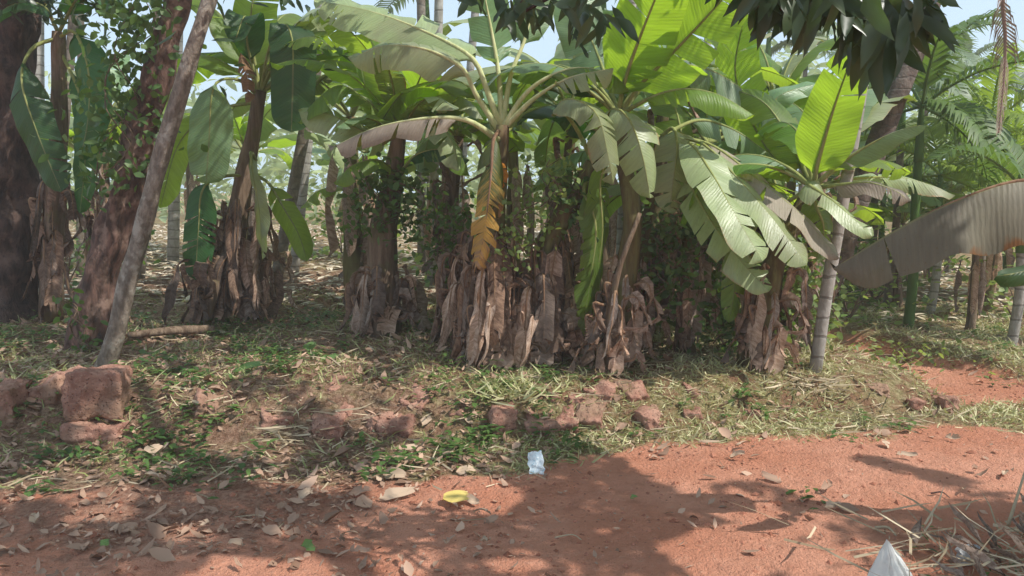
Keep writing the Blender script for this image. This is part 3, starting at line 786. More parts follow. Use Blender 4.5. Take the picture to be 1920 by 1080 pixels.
# dry stalk bundle at (560,735)
def straw_heap(u, v, n, size, L, label, name='straw_heap', cat='straw heap', mat='straw', flat=.25):
    g = G1(u, v)
    c = np.array(g)+NR.normal(size=(n, 3))*np.array([size, size*.7, size*.22]); c[:, 2] = np.maximum(gz(c[:, 0], c[:, 1])+.008, np.abs(c[:, 2]-g.z)+g.z)
    v_, f_, r_ = blades_np(c, rdir(n, -.1, flat), NR.uniform(*L, n), NR.uniform(.006, .016, n), NR.uniform(0, .2, n))
    o = mesh_obj(name, v_-np.array(g), f_, M[mat], c=r_); o.location = g
    tag(o, label, cat, kind='stuff' if name == 'grass_mound' else None)
straw_heap(560, 820, 60, .12, (.12, .35), 'small heap of dry stalks on the left bank')
straw_heap(375, 752, 50, .10, (.10, .28), 'straw tuft round the pinkish stone')
straw_heap(1520, 725, 60, .10, (.12, .32), 'bundle of broken brown stalks below the pale trunk')
straw_heap(960, 740, 240, .14, (.06, .2), 'mound of cut grass above the upright block', 'grass_mound', 'grass mound', 'grass', .8)

# packet
def crumpled(name, u, v, wpx, hpx, mat, label, cat, seed, yaw=0, lean=.35, thick=.12):
    g = G1(u, v); sc = g.y/F; w, h = wpx*sc, hpx*sc
    K = 12; mb = MB(); vs = []
    for side in (1, -1):
        vs = []; uv = []
        for i in range(K+1):
            for j in range(K+1):
                x = (i/K-.5)*w; z = j/K*h
                e = math.sin(math.pi*i/K)*math.sin(math.pi*j/K)
                jag = noise.noise(Vector((i*.9+seed, j*.3, 3)))*.1*w
                y = side*e*thick*w+noise.noise(Vector((x*40+seed, z*40, side*0)))*.022*e+noise.noise(Vector((x*14+seed, z*14, 9)))*.04
                vs.append((x+jag*(j/K)+noise.noise(Vector((j*.5, seed, 1)))*.12*w, y+z*lean, z*(.9+.12*noise.noise(Vector((i*.4, seed, 2))))))
                uv.append((i/K, j/K))
        fs = []
        for i in range(K):
            for j in range(K):
                a = i*(K+1)+j; f = (a, a+K+1, a+K+2, a+1); fs.append(f if side < 0 else f[::-1])
        mb.add(vs, fs, uv)
    o = mb.build(name, M[mat], None, None, smooth=False)
    o.location = g+Vector((0, 0, .003)); o.rotation_euler = (0, 0, yaw)
    return tag(o, label, cat)
crumpled('foil_packet', 1007, 890, 28, 42, 'packet', 'crumpled white and blue packet lying in the road shade', 'packet', 4, .2, .5)
crumpled('clear_bag', 1818, 1062, 44, 34, 'film', 'crumpled clear plastic bag in the debris at lower right', 'plastic bag', 7, -.3, .8, .3)
# white sack: a stiff folded corner of woven cloth standing up
g = G1(1690, 1120)
mb = MB(); K = 28; NJ = 36; vs = []; uv = []
apex = Vector((-.045, .03, .225)); ends = [Vector((-.15, .03, 0)), Vector((-.02, -.045, 0)), Vector((.075, -.01, 0)), Vector((.13, .07, 0))]
for i in range(K+1):
    for j in range(NJ+1):
        t = i/K; q = j/NJ*3; a = min(2, int(q)); f = q-a; f = f*f*(3-2*f)
        e = ends[a].lerp(ends[a+1], f)
        p = apex.lerp(e, t**1.15)
        n1 = noise.noise(Vector((q*1.7, t*3.2, 5)))*.022+noise.noise(Vector((q*5, t*2, 9)))*.010+noise.noise(Vector((q*9, t*8, 2)))*.004
        p = p+Vector((n1*.6, -n1, n1*.25))*t**.5
        vs.append(p); uv.append((j/NJ, t))
fs = [(i*(NJ+1)+j, (i+1)*(NJ+1)+j, (i+1)*(NJ+1)+j+1, i*(NJ+1)+j+1) for i in range(K) for j in range(NJ)]
mb.add(vs, fs, uv); o = mb.build('white_sack', M['sack'], None, None); o.location = g+Vector((.0, .02, -.015))
tag(o, 'white woven sack corner poking up at the bottom right', 'sack')
# dry coconut frond debris heap, lower right
gd = G1(1900, 1095)
t = empty('dry_frond_heap', gd, 'heap of dry palm frond pieces and twigs at the lower right corner', 'debris heap')
for i in range(26):
    a = R.uniform(.9, 2.4); L = R.uniform(.15, .34)
    b = gd+Vector((R.uniform(-.32, .4), R.uniform(-.25, .22), 0)); b.z = float(gz(b.x, b.y))+R.uniform(.01, .10)
    dd = Vector((math.cos(a)*.9, math.sin(a), R.uniform(-.05, .45)))
    build_leaf([b, b+dd*L*.4+Vector((0, 0, .03)), b+dd*L*.75, b+dd*L], R.uniform(.015, .034), (R.uniform(-.5, .5), -.3, 1), (R.uniform(.3, 1.2), R.uniform(.3, 1.2)), .05, (0, 0), i, .01, .2, 3,
               R.choice(['dead', 'dead', 'dead_dark']), t, gd, name='frond_piece', midrib=False, ns=3, dt=.06)
c = np.array(gd)+NR.normal(size=(160, 3))*np.array([.33, .2, .03]); c[:, 2] = gz(c[:, 0], c[:, 1])+NR.uniform(.01, .12, 160)
v_, f_, r_ = blades_np(c, rdir(160, -.2, .5), NR.uniform(.1, .4, 160), NR.uniform(.005, .012, 160), .1)
tag(mesh_obj('straw', v_-np.array(gd), f_, M['straw'], t, None, c=r_), kind='stuff')
cc = scatter(500, 1.0, 3.2, 2.7, 3.6, lambda x, y: sstep(-.1, .6, x-1.35-.9*(y-2.8)))
n = len(cc)
stuff('verge_straw', [blades_np(cc+np.array([0, 0, .01]), rdir(n, -.1, .5), NR.uniform(.06, .3, n), NR.uniform(.004, .01, n), .1, NR.random(n)*.8)], 'straw', 'dry stalks on the near verge at lower right', 'straw')
parts = []
for i in range(60):
    p = cc[R.randrange(n)]; m = 9
    cen = p+NR.normal(size=(m, 3))*np.array([.04, .04, .01])+np.array([0, 0, .03])
    parts.append(leaves_np(cen, rdir(m, -.1, .7), np.tile([0, 0, 1.], (m, 1)), NR.uniform(.02, .05, m), NR.uniform(.008, .02, m), .2, .2))
stuff('verge_weeds', parts, 'weed', 'small green weeds on the near verge at lower right', 'weeds')

# ------------------------------------------------------------------ trunks at the left
def trunk(name, pts, r, mat, label, cat='tree', seg=16, n=40, wob=.25, seed=0, flare=0):
    b = Vector(pts[0])
    t = empty(name, b, label, cat)
    mb = MB(); rr = lambda s: (r[0]+(r[1]-r[0])*s)*(1+flare*max(0, 1-s*9)**2)
    tube(mb, pts, rr, seg, n, wob, seed)
    mb.build('trunk', M[mat], t, b)
    return t
b = G1(186, 697); d0 = b.y
grey = trunk('grey_tree', [b-Vector((0, 0, .1)), P(232, 560, d0), P(290, 340, d0+.05), P(345, 150, d0+.1), P(392, 0, d0+.15), P(450, -180, d0+.2), P(520, -380, d0+.3)], (.062, .045), 'bark_grey', 'slender smooth grey tree leaning right in front of the red barked trunk', seed=2, wob=.3, flare=.3, n=60)
b = G1(150, 655); d1 = b.y+.1
red = trunk('red_barked_tree', [b-Vector((0, 0, .15)), P(190, 520, d1), P(232, 370, d1), P(268, 240, d1), P(300, 120, d1), P(335, -20, d1), P(380, -260, d1+.2)], (.145, .10), 'bark_red', 'thick leaning tree with flaking red brown bark behind the grey trunk', seed=5, wob=.55, flare=.3, n=60, seg=24)
b = G1(28, 590); d2 = b.y
dark = trunk('dark_tree', [b-Vector((0, 0, .1)), P(25, 440, d2), P(18, 250, d2), P(20, 60, d2), P(30, -200, d2)], (.27, .20), 'bark_dark', 'wide dark trunk at the left edge in deep shade', seed=8, wob=.6, flare=.3, n=50, seg=20)
def crown_mass(root, cen, n, spread, L, mat, name='crown', drop=.3):
    c = np.array(cen)+NR.normal(size=(n, 3))*np.array(spread)
    d = rdir(n, -1, drop); v, f, r = leaves_np(c, d, rdir(n, .2, 1), NR.uniform(*L, n), NR.uniform(L[0]*.3, L[1]*.34, n), .2, .2)
    return mesh_obj(name, v-np.array(root.location), f, M[mat], root, None, c=r)
crown_mass(grey, P(540, -420, d0+.3), 900, (.8, .8, .5), (.1, .2), 'mango')
crown_mass(red, P(330, -330, d1+.2), 1500, (1.0, .9, .6), (.1, .2), 'mango')
crown_mass(dark, P(80, -50, d2-.2), 520, (.5, .3, .2), (.1, .2), 'mango', 'hanging_foliage', 0)
crown_mass(dark, P(-40, -330, d2), 1200, (1.1, .9, .6), (.1, .2), 'mango')
def vine(u_pts, Y, n, rad, label, L=(.04, .10), mat='vine', seed=0, hang=.4):
    pts = [P(u, v, Y) for u, v in u_pts]
    c, tot = crom(pts, 30)
    base = Vector(c[0])
    t = empty('climbing_vine', base, label, 'vine')
    mb = MB(); rgx = random.Random(seed)
    for k in range(3):
        ph = rgx.random()*6
        tube(mb, [c[i]+Vector((math.cos(ph+i*.35)*rad*.55, -abs(math.sin(ph+i*.35))*rad*.6-rad*.2, 0)) for i in range(0, 31, 3)], (.006, .003), 5, 30)
    mb.build('vine_stem', M['stem_dry'], t, base)
    idx = NR.integers(0, 31, n)
    cen = np.array([tuple(p) for p in c])[idx]+NR.normal(size=(n, 3))*np.array([rad*.75, rad*.75, rad*.5])
    cen[:, 1] -= rad*.35
    d = rdir(n, -1, hang); v, f, r = leaves_np(cen, d, rdir(n, 0, 1), NR.uniform(*L, n), NR.uniform(L[0]*.6, L[1]*.62, n), .15, .2, np.clip(NR.normal(.4, .3, n), 0, 1))
    mesh_obj('vine_leaves', v-np.array(base), f, M[mat], t, None, c=r)
vine([(222, 330), (232, 240), (240, 150), (270, 50), (290, -60)], d1-.1, 800, .24, 'leafy vine hanging over the upper red barked trunk', (.05, .11), hang=.1)
vine([(130, 560), (165, 640), (225, 660)], d1-.3, 60, .1, 'small green creeper at the foot of the red barked trunk')

# ------------------------------------------------------------------ banana plants, near ones leaf by leaf
def hero(root, rows):
    for i, r in enumerate(rows):
        pts, hw, face, dr, mat, pf, tears = r[:7]
        tears = tuple(q+2 if q > 1 else q for q in tears)
        kw = r[7] if len(r) > 7 else {}
        sd = kw.pop('seed', i+int(abs(root.location.x)*97)+3)
        build_leaf(px(pts), hw, FACE[face] if isinstance(face, str) else face, dr, pf, tears, sd, kw.pop('wave', .02), kw.pop('curl', 0), kw.pop('tip', 4.), mat, root, root.location,
                   kw.pop('rib', 'rib'), kw.pop('rr', (.020, .004)), kw.pop('name', 'leaf'), **kw)
def plant(name, base_uv, label, group='banana plants along the bank', dY=0):
    b = G1(*base_uv); b.y += dY; b.z = float(gz(b.x, b.y))
    return empty(name, b, label, 'banana plant', group), b

# --- main clump C, front plant with the cream leaf stalks
tC, bC = plant('banana_plant', (925, 690), 'banana plant with radiating cream leaf stalks and one orange hanging leaf')
D = bC.y
sC = [bC-Vector((0, 0, .05)), P(925, 560, D), P(930, 400, D), P(938, 300, D), P(941, 235, D)]
stem_part(tC, sC, .115, .05, 'stem', 3)
K_ = dict(rib='rib_cream', rr=(.026, .004))
hero(tC, [
    ([(939, 240, D), (912, 165, D), (885, 108, D+.05), (800, 60, D+.25), (700, 22, D+.4), (590, 0, D+.5)], .25, 'uc', (.5, .35), 'leaf_pale', .24, (3, 2), dict(K_)),
    ([(940, 236, D), (936, 150, D+.1), (925, 75, D+.2), (905, -30, D+.3), (890, -120, D+.3)], .17, 'c', (.2, .3), 'leaf_cool', .3, (2, 2), dict(K_)),
    ([(942, 236, D), (958, 140, D+.1), (985, 70, D+.2), (1010, -40, D+.35), (1030, -130, D+.5)], .18, 'c', (.3, .3), 'leaf_cool', .38, (2, 2), dict(K_)),
    ([(943, 238, D), (985, 175, D-.05), (1035, 140, D-.1), (1090, 126, D-.1), (1150, 140, D-.1), (1180, 170, D-.1)], .17, 'u', (.9, .8), 'leaf', .42, (3, 3), dict(K_)),
    ([(944, 240, D), (1000, 185, D-.1), (1060, 148, D-.2), (1110, 135, D-.3), (1150, 128, D-.35)], .14, 'uc', (.7, .8), 'leaf_pale', .5, (2, 2), dict(K_)),
    ([(937, 245, D), (892, 175, D-.05), (868, 128, D-.1), (800, 92, D-.1), (720, 85, D-.1), (655, 112, D-.05)], .2, 'uc', (.5, .9), 'leaf_pale', .3, (3, 3), dict(K_)),
    ([(934, 262, D-.05), (905, 240, D-.15), (865, 222, D-.2), (790, 222, D-.25), (700, 240, D-.25), (618, 278, D-.2)], .15, 'u', (.7, 1.2), 'leaf_brown', .25, (4, 4), dict(K_)),
    ([(930, 255, D+.05), (905, 190, D+.3), (850, 150, D+.6), (760, 170, D+.8), (700, 250, D+.9)], .2, 'u', (.5, .5), 'leaf', .2, (3, 3), {}),
    ([(945, 250, D+.05), (990, 210, D+.4), (1060, 200, D+.8), (1120, 260, D+.9)], .2, 'u', (.5, .5), 'leaf_dark', .2, (3, 3), {}),
    ([(935, 245, D-.06), (925, 262, D-.2), (921, 320, D-.3), (914, 390, D-.36), (903, 460, D-.4), (889, 512, D-.4)], .125, (-.35, -.9, .15), (.1, .6), 'leaf_orange', .07, (4, 11), dict(tip=14, rib='rib_dead', rr=(.016, .004), curl=.3, ns=6, ragged=.4)),
])
for i, (u, v, s) in enumerate([(938, 312, .035), (934, 368, .028)]):
    p = P(u, v, D-.19)
    build_leaf([p+Vector((-.02, 0, .06)), p, p+Vector((.02, -.01, -.08)), p+Vector((.0, 0, -.16))], s, (-.3, -1, 0), (.5, -.3), .05, (2, 2), 70+i, .02, .5, 3, 'orange_rag', tC, tC.location, name='leaf_rag', midrib=False)
dry_skirt(tC, [bC, P(925, 560, D), P(930, 430, D)], 22, (.2, .95), (.5, .95), (.08, .15), 21, spread=.22)
# --- stems in the same clump: leaning right, with a big dry skirt
tC2, bC2 = plant('banana_plant', (1000, 690), 'banana plant leaning right out of the brown skirted clump', dY=.15)
D2 = bC2.y
sC2 = [bC2-Vector((0, 0, .05)), P(1000, 590, D2), P(1030, 460, D2), P(1075, 375, D2-.02), P(1112, 305, D2-.05)]
stem_part(tC2, sC2, .12, .055, 'stem', 9)
hero(tC2, [
    ([(1112, 305, D2), (1080, 240, D2-.1), (1048, 196, D2-.25), (1078, 186, D2-.4), (1120, 215, D2-.5), (1140, 290, D2-.55), (1150, 345, D2-.55)], .15, 'uc', (.5, .6), 'leaf_pale', .28, (3, 4), {}),
    ([(1115, 300, D2), (1125, 235, D2-.15), (1152, 203, D2-.3), (1182, 228, D2-.42), (1205, 295, D2-.5), (1219, 372, D2-.5)], .19, (-.5, -.85, .2), (.25, 1.1), 'leaf_pale', .28, (3, 3), {}),
    ([(1118, 300, D2), (1150, 260, D2+.2), (1200, 230, D2+.4), (1260, 260, D2+.5), (1290, 330, D2+.5)], .2, 'u', (.6, .6), 'leaf', .2, (3, 3), {}),
    ([(1112, 310, D2), (1095, 360, D2-.15), (1110, 390, D2-.2), (1118, 440, D2-.2), (1108, 520, D2-.2), (1095, 600, D2-.2)], .13, 'cr', (.3, .3), 'leaf', .2, (3, 3), {}),
])
dry_skirt(tC2, [bC2, P(1000, 590, D2), P(1035, 450, D2)], 26, (.15, 1.0), (.5, 1.0), (.08, .16), 33, spread=.26)
tC3, bC3 = plant('banana_plant', (870, 670), 'short brown sheathed banana stem on the left flank of the skirted clump', dY=.15)
sC3 = [bC3, P(880, 560, bC3.y), P(905, 430, bC3.y+.05)]
stem_part(tC3, sC3, .10, .06, 'stem_dry', 4)
dry_skirt(tC3, sC3, 20, (.25, 1.0), (.45, .9), (.07, .13), 44, spread=.24, az=(-3.6, -.4))
tC4, bC4 = plant('banana_plant', (1040, 670), 'rag covered banana stem on the right flank of the skirted clump', dY=.1)
sC4 = [bC4, P(1042, 580, bC4.y), P(1030, 430, bC4.y+.05)]
stem_part(tC4, sC4, .09, .06, 'stem_dry', 6)
dry_skirt(tC4, sC4, 18, (.25, 1.0), (.4, .85), (.06, .12), 55, spread=.24, az=(-2.6, .3))
vine([(960, 470), (990, 400), (1030, 340), (1050, 300)], D-.1, 420, .16, 'bushy vine on the middle of the skirted clump', (.03, .07), 'bush', 2, .5)

# --- plant D, tall with big upright sunlit leaves and the fan of grey green leaves
tD, bD = plant('banana_plant', (1160, 690), 'tall banana plant with two huge upright leaves glowing in the sun', dY=.1)
D3 = bD.y
stem_part(tD, [bD-Vector((0, 0, .05)), P(1165, 560, D3), P(1185, 420, D3), P(1170, 300, D3+.1), P(1160, 215, D3+.15)], .10, .05, 'stem', 12)
E = D3+.15
hero(tD, [
    ([(1158, 215, E), (1172, 150, E-.12), (1200, 70, E-.3), (1240, -30, E-.55), (1290, -150, E-.8)], .25, (-.45, -.8, -.3), (.15, .15), 'leaf_bright', .08, (2, 2), dict(tip=3)),
    ([(1162, 215, E), (1200, 160, E-.1), (1265, 95, E-.28), (1340, 15, E-.5), (1430, -90, E-.75)], .25, (-.5, -.75, -.3), (.1, .15), 'leaf_bright', .12, (2, 2), dict(tip=3)),
    ([(1165, 212, E), (1225, 180, E-.2), (1285, 166, E-.3), (1350, 178, E-.35), (1414, 216, E-.4)], .17, 'u', (.9, .6), 'leaf', .2, (2, 2), {}),
    ([(1160, 215, E), (1100, 150, E+.2), (1040, 120, E+.4), (980, 150, E+.6)], .22, 'u', (.5, .5), 'leaf_dark', .15, (3, 3), {}),
    ([(1165, 210, E), (1240, 130, E+.3), (1330, 130, E+.5), (1420, 190, E+.6), (1482, 248, E+.6)], .2, 'uc', (.5, .5), 'leaf_cool', .3, (2, 2), {}),
    ([(1160, 212, E), (1120, 100, E+.5), (1085, 20, E+.8), (1075, -60, E+1)], .24, 'c', (.3, .3), 'leaf_cool', .15, (2, 2), {}),
])
dry_skirt(tD, [bD, P(1165, 560, D3), P(1185, 450, D3)], 9, (.25, .8), (.4, .8), (.05, .11), 66, spread=.12)
tF, bF = plant('banana_plant', (1210, 660), 'banana plant spreading a fan of long grey green leaves down to the right', dY=.05)
D4 = bF.y-.2
stem_part(tF, [bF-Vector((0, 0, .05)), P(1190, 560, D4+.2), P(1215, 430, D4+.1), P(1235, 330, D4), P(1240, 258, D4)], .095, .05, 'stem', 15)
hero(tF, [
    ([(1240, 262, D4), (1290, 265, D4-.3), (1335, 325, D4-.6), (1380, 405, D4-.85), (1430, 490, D4-1.0)], .165, (.12, -.6, .8), (.2, .35), 'leaf_pale', .16, (2, 3), dict(tip=9)),
    ([(1240, 258, D4), (1310, 265, D4-.25), (1375, 325, D4-.5), (1445, 405, D4-.75), (1514, 497, D4-.9)], .165, (.12, -.6, .8), (.2, .4), 'leaf_pale', .2, (2, 2), dict(tip=9)),
    ([(1240, 256, D4), (1330, 270, D4-.2), (1420, 335, D4-.45), (1500, 400, D4-.65), (1574, 484, D4-.8)], .155, (.15, -.55, .8), (.25, .45), 'leaf_brown', .2, (2, 2), dict(tip=6)),
    ([(1238, 265, D4), (1275, 310, D4-.25), (1330, 410, D4-.5), (1390, 490, D4-.7), (1442, 546, D4-.8)], .15, (.0, -.65, .75), (.3, .3), 'leaf_pale', .2, (3, 3), dict(tip=8)),
    ([(1240, 255, D4), (1262, 240, D4-.2), (1270, 275, D4-.35), (1262, 340, D4-.38), (1255, 400, D4-.38)], .16, 'c', (.3, .3), 'leaf_pale', .25, (2, 2), {}),
    ([(1240, 255, D4), (1310, 225, D4+.2), (1380, 245, D4+.3), (1450, 295, D4+.3), (1510, 340, D4+.3)], .17, 'uc', (.45, .6), 'leaf_cool', .2, (2, 2), {}),
    ([(1238, 258, D4), (1200, 250, D4-.3), (1130, 320, D4-.35), (1130, 440, D4-.3), (1112, 560, D4-.28), (1105, 640, D4-.25)], .15, 'cr', (.3, .4), 'leaf', .3, (3, 3), {}),
])
dry_skirt(tF, [bF, P(1190, 560, D4+.2), P(1215, 430, D4+.1)], 10, (.2, .9), (.35, .8), (.05, .10), 77, spread=.14)
tF2, bF2 = plant('banana_plant', (1140, 700), 'leafless thin brown banana stalk slanting beside the hanging green leaf', dY=-.05)
stem_part(tF2, [bF2, P(1140, 620, bF2.y), P(1160, 510, bF2.y), P(1200, 400, bF2.y+.1)], .03, .015, 'stem_dry', 2)
dry_skirt(tF2, [bF2, P(1140, 620, bF2.y), P(1160, 510, bF2.y)], 7, (.1, .8), (.3, .6), (.04, .09), 78, spread=.1)
vine([(1300, 620), (1290, 500), (1285, 420), (1310, 360)], bF.y+.3, 700, .26, 'dense creeper mass behind the grey green leaf fan', (.04, .09), 'vine', 3, .3)

# --- plant E at the right with one bright upright leaf
tE, bE = plant('banana_plant', (1420, 695), 'banana plant under the bright upright leaf, brown rags round its stem', dY=.1)
D5 = bE.y
stem_part(tE, [bE-Vector((0, 0, .05)), P(1430, 600, D5), P(1455, 480, D5+.05), P(1500, 390, D5+.1), P(1525, 345, D5+.15)], .11, .05, 'stem', 20)
H = D5-.05
hero(tE, [
    ([(1525, 350, H), (1534, 305, H-.08), (1560, 215, H-.25), (1582, 150, H-.4), (1606, 88, H-.55)], .20, (-.35, -.85, -.3), (.1, .1), 'leaf_bright', .06, (1, 1), dict(tip=2.6)),
    ([(1527, 348, H), (1570, 310, H-.1), (1640, 265, H-.2), (1700, 240, H-.25), (1740, 234, H-.3)], .11, 'uc', (.5, .9), 'leaf_cool', .2, (1, 1), dict(seed=5)),
    ([(1522, 348, H), (1515, 345, H-.15), (1560, 375, H-.3), (1600, 410, H-.4), (1636, 444, H-.45)], .12, (.15, -.55, .8), (.3, .5), 'leaf_pale', .1, (1, 2), {}),
    ([(1526, 352, H), (1580, 345, H-.2), (1630, 342, H-.3), (1680, 358, H-.4), (1705, 378, H-.4)], .12, 'uc', (.5, .6), 'leaf_brown', .2, (2, 2), {}),
    ([(1526, 350, H), (1600, 335, H+.2), (1680, 332, H+.3), (1740, 345, H+.3), (1790, 368, H+.3)], .12, 'uc', (.5, .6), 'leaf_pale', .2, (2, 2), {}),
    ([(1522, 350, H), (1460, 310, H+.3), (1380, 300, H+.4), (1320, 340, H+.4)], .17, 'u', (.5, .6), 'leaf', .15, (2, 2), {}),
    ([(1522, 345, H), (1480, 260, H+.4), (1430, 190, H+.7), (1350, 160, H+.9)], .18, 'c', (.5, .6), 'leaf', .15, (2, 2), {}),
    ([(1527, 345, H), (1440, 280, H+.9), (1380, 150, H+1.), (1395, 30, H+.8)], .22, (-.4, -.8, -.3), (.2, .2), 'leaf_bright', .3, (2, 2), {}),
    ([(1524, 350, H), (1450, 210, H+1.), (1470, 175, H+1.1), (1540, 155, H+1.2)], .13, 'uc', (.4, .7), 'leaf_cool', .3, (1, 2), {}),
    ([(1520, 352, H), (1530, 385, H-.1), (1545, 430, H-.1), (1530, 490, H-.1)], .12, 'c', (.4, .6), 'leaf', .1, (2, 2), {}),
    ([(1520, 352, H), (1400, 430, H+.1), (1385, 480, H), (1375, 560, H), (1366, 605, H)], .10, 'c', (.3, .4), 'leaf', .45, (2, 2), {}),
])
auto_leaves(tD, P(1160, 217, E), 7, (.9, 1.4), (.12, .18), 133, ('leaf', 'leaf_bright', 'leaf_cool'), (.4, 1.4), az0=.2, azr=2.9, tears=(3, 8))
auto_leaves(tE, P(1523, 350, H), 6, (.7, 1.2), (.11, .16), 134, ('leaf', 'leaf_bright', 'leaf_cool'), (.3, 1.4), az0=.1, azr=3.0, tears=(3, 8))
dry_skirt(tE, [bE, P(1430, 600, D5), P(1455, 480, D5+.05)], 12, (.15, .9), (.3, .7), (.05, .11), 88, spread=.14)
tE2, bE2 = plant('banana_plant', (1395, 690), 'thin green banana sucker left of the ragged right hand stem', dY=.1)
stem_part(tE2, [bE2, P(1398, 600, bE2.y), P(1405, 520, bE2.y), P(1410, 440, bE2.y+.05)], .035, .022, 'stem', 22)
auto_leaves(tE2, P(1410, 440, bE2.y+.05), 4, (.5, .8), (.08, .12), 91, ('leaf', 'leaf_dark'), (.2, 1.2), az0=.3, azr=2.4)
tE3, bE3 = plant('banana_plant', (1470, 650), 'old brown banana trunk wrapped in creeper behind the ragged stem', dY=.3)
stem_part(tE3, [bE3, P(1475, 560, bE3.y), P(1470, 430, bE3.y)], .11, .09, 'stem_dry', 23)
auto_leaves(tE3, P(1470, 430, bE3.y), 7, (.9, 1.5), (.14, .2), 92, ('leaf', 'leaf_dark', 'leaf_pale'), (.4, 1.4), az0=.2, azr=2.6)
dry_skirt(tE3, [bE3, P(1475, 560, bE3.y), P(1470, 450, bE3.y)], 8, (.3, 1), (.3, .6), (.06, .1), 93)
vine([(1475, 600), (1470, 520), (1460, 440)], bE3.y-.05, 420, .18, 'leafy creeper round the old trunk left of the pale palm', (.04, .09), 'vine', 5)

# --- big scorched leaf reaching in from the right
g = P(2080, 640, 3.4); g.z = float(gz(g.x, g.y))
tG = empty('banana_plant', g, 'right edge banana plant whose big scorched brown leaf reaches into view', 'banana plant', 'banana plants along the bank')
stem_part(tG, [g-Vector((0, 0, .05)), P(2085, 500, 3.4), P(2095, 380, 3.4)], .10, .06, 'stem', 31)
hero(tG, [
    ([(2095, 385, 3.4), (2010, 345, 3.4), (1910, 338, 3.4), (1800, 372, 3.42), (1690, 425, 3.45), (1562, 503, 3.5)], .27, (-.12, -.55, .85), (1.5, .5), 'leaf_scorched', .14, (1, 1), dict(tip=3, wave=.035, ns=8, rr=(.016, .004), rib='rib_dead')),
    ([(2095, 385, 3.4), (2060, 420, 3.3), (1990, 470, 3.2), (1930, 505, 3.15), (1868, 518, 3.1)], .06, 'uc', (.5, .5), 'leaf_dark', .3, (1, 1), {}),
])

# --- clump B, middle left
tB, bB = plant('banana_plant', (715, 625), 'middle left banana plant with a bare brown trunk and curled rags at its foot')
DB = bB.y
stem_part(tB, [bB-Vector((0, 0, .05)), P(715, 520, DB), P(720, 430, DB), P(738, 330, DB), P(748, 250, DB)], .19, .06, 'stem_dry', 40)
hero(tB, [
    ([(748, 255, DB), (770, 190, DB-.1), (790, 140, DB-.3), (815, 80, DB-.5)], .2, (-.4, -.8, -.3), (.2, .2), 'leaf_bright', .12, (2, 2), {}),
    ([(745, 255, DB), (735, 190, DB), (715, 120, DB+.1), (690, 60, DB+.2)], .2, 'c', (.25, .25), 'leaf', .12, (2, 2), {}),
    ([(750, 258, DB), (700, 200, DB-.2), (640, 160, DB-.3), (590, 190, DB-.4), (560, 230, DB-.4)], .2, 'u', (.5, .6), 'leaf', .15, (3, 3), {}),
    ([(750, 258, DB), (690, 250, DB-.3), (620, 215, DB-.4), (560, 210, DB-.45)], .2, 'uc', (.4, .5), 'leaf_pale', .15, (3, 3), {}),
    ([(750, 260, DB), (800, 230, DB-.2), (850, 260, DB-.3), (880, 330, DB-.3)], .2, 'u', (.5, .5), 'leaf', .15, (3, 3), {}),
    ([(745, 330, DB), (710, 300, DB-.3), (660, 310, DB-.5), (628, 345, DB-.55)], .15, 'u', (.6, .8), 'leaf', .15, (2, 2), {}),
    ([(745, 330, DB), (780, 290, DB-.2), (830, 280, DB-.3), (880, 300, DB-.3)], .12, 'uc', (.6, .8), 'leaf_dark', .25, (2, 2), {}),
])
auto_leaves(tB, P(748, 262, DB), 8, (1.1, 1.7), (.16, .24), 95, ('leaf', 'leaf_bright', 'leaf_pale'), (.5, 1.4), az0=0, azr=3.1)
auto_leaves(tB, P(748, 258, DB), 9, (.8, 1.35), (.12, .18), 132, ('leaf', 'leaf_bright', 'leaf_pale', 'leaf_cool'), (.3, 1.4), az0=-2.9, azr=2.7, tears=(3, 8))
dry_skirt(tB, [bB, P(715, 520, DB), P(722, 420, DB)], 16, (.15, .6), (.35, .75), (.08, .15), 96, spread=.16, r=.15)
tB2, bB2 = plant('banana_plant', (668, 540), 'slanting ragged banana stem left of the bare brown trunk', dY=.1)
stem_part(tB2, [bB2, P(680, 470, bB2.y), P(705, 390, bB2.y)], .12, .08, 'stem_dry', 41)
auto_leaves(tB2, P(705, 385, bB2.y), 6, (.9, 1.5), (.15, .2), 97, ('leaf', 'leaf_pale'), (.6, 1.4))
dry_skirt(tB2, [bB2, P(680, 470, bB2.y), P(705, 390, bB2.y)], 8, (.3, .9), (.4, .7), (.08, .13), 98)
vine([(705, 420), (700, 370), (715, 330), (770, 360), (780, 430)], DB-.1, 650, .2, 'dark creeper over the crown of the bare brown trunk', (.04, .09), 'vine', 6, .2)

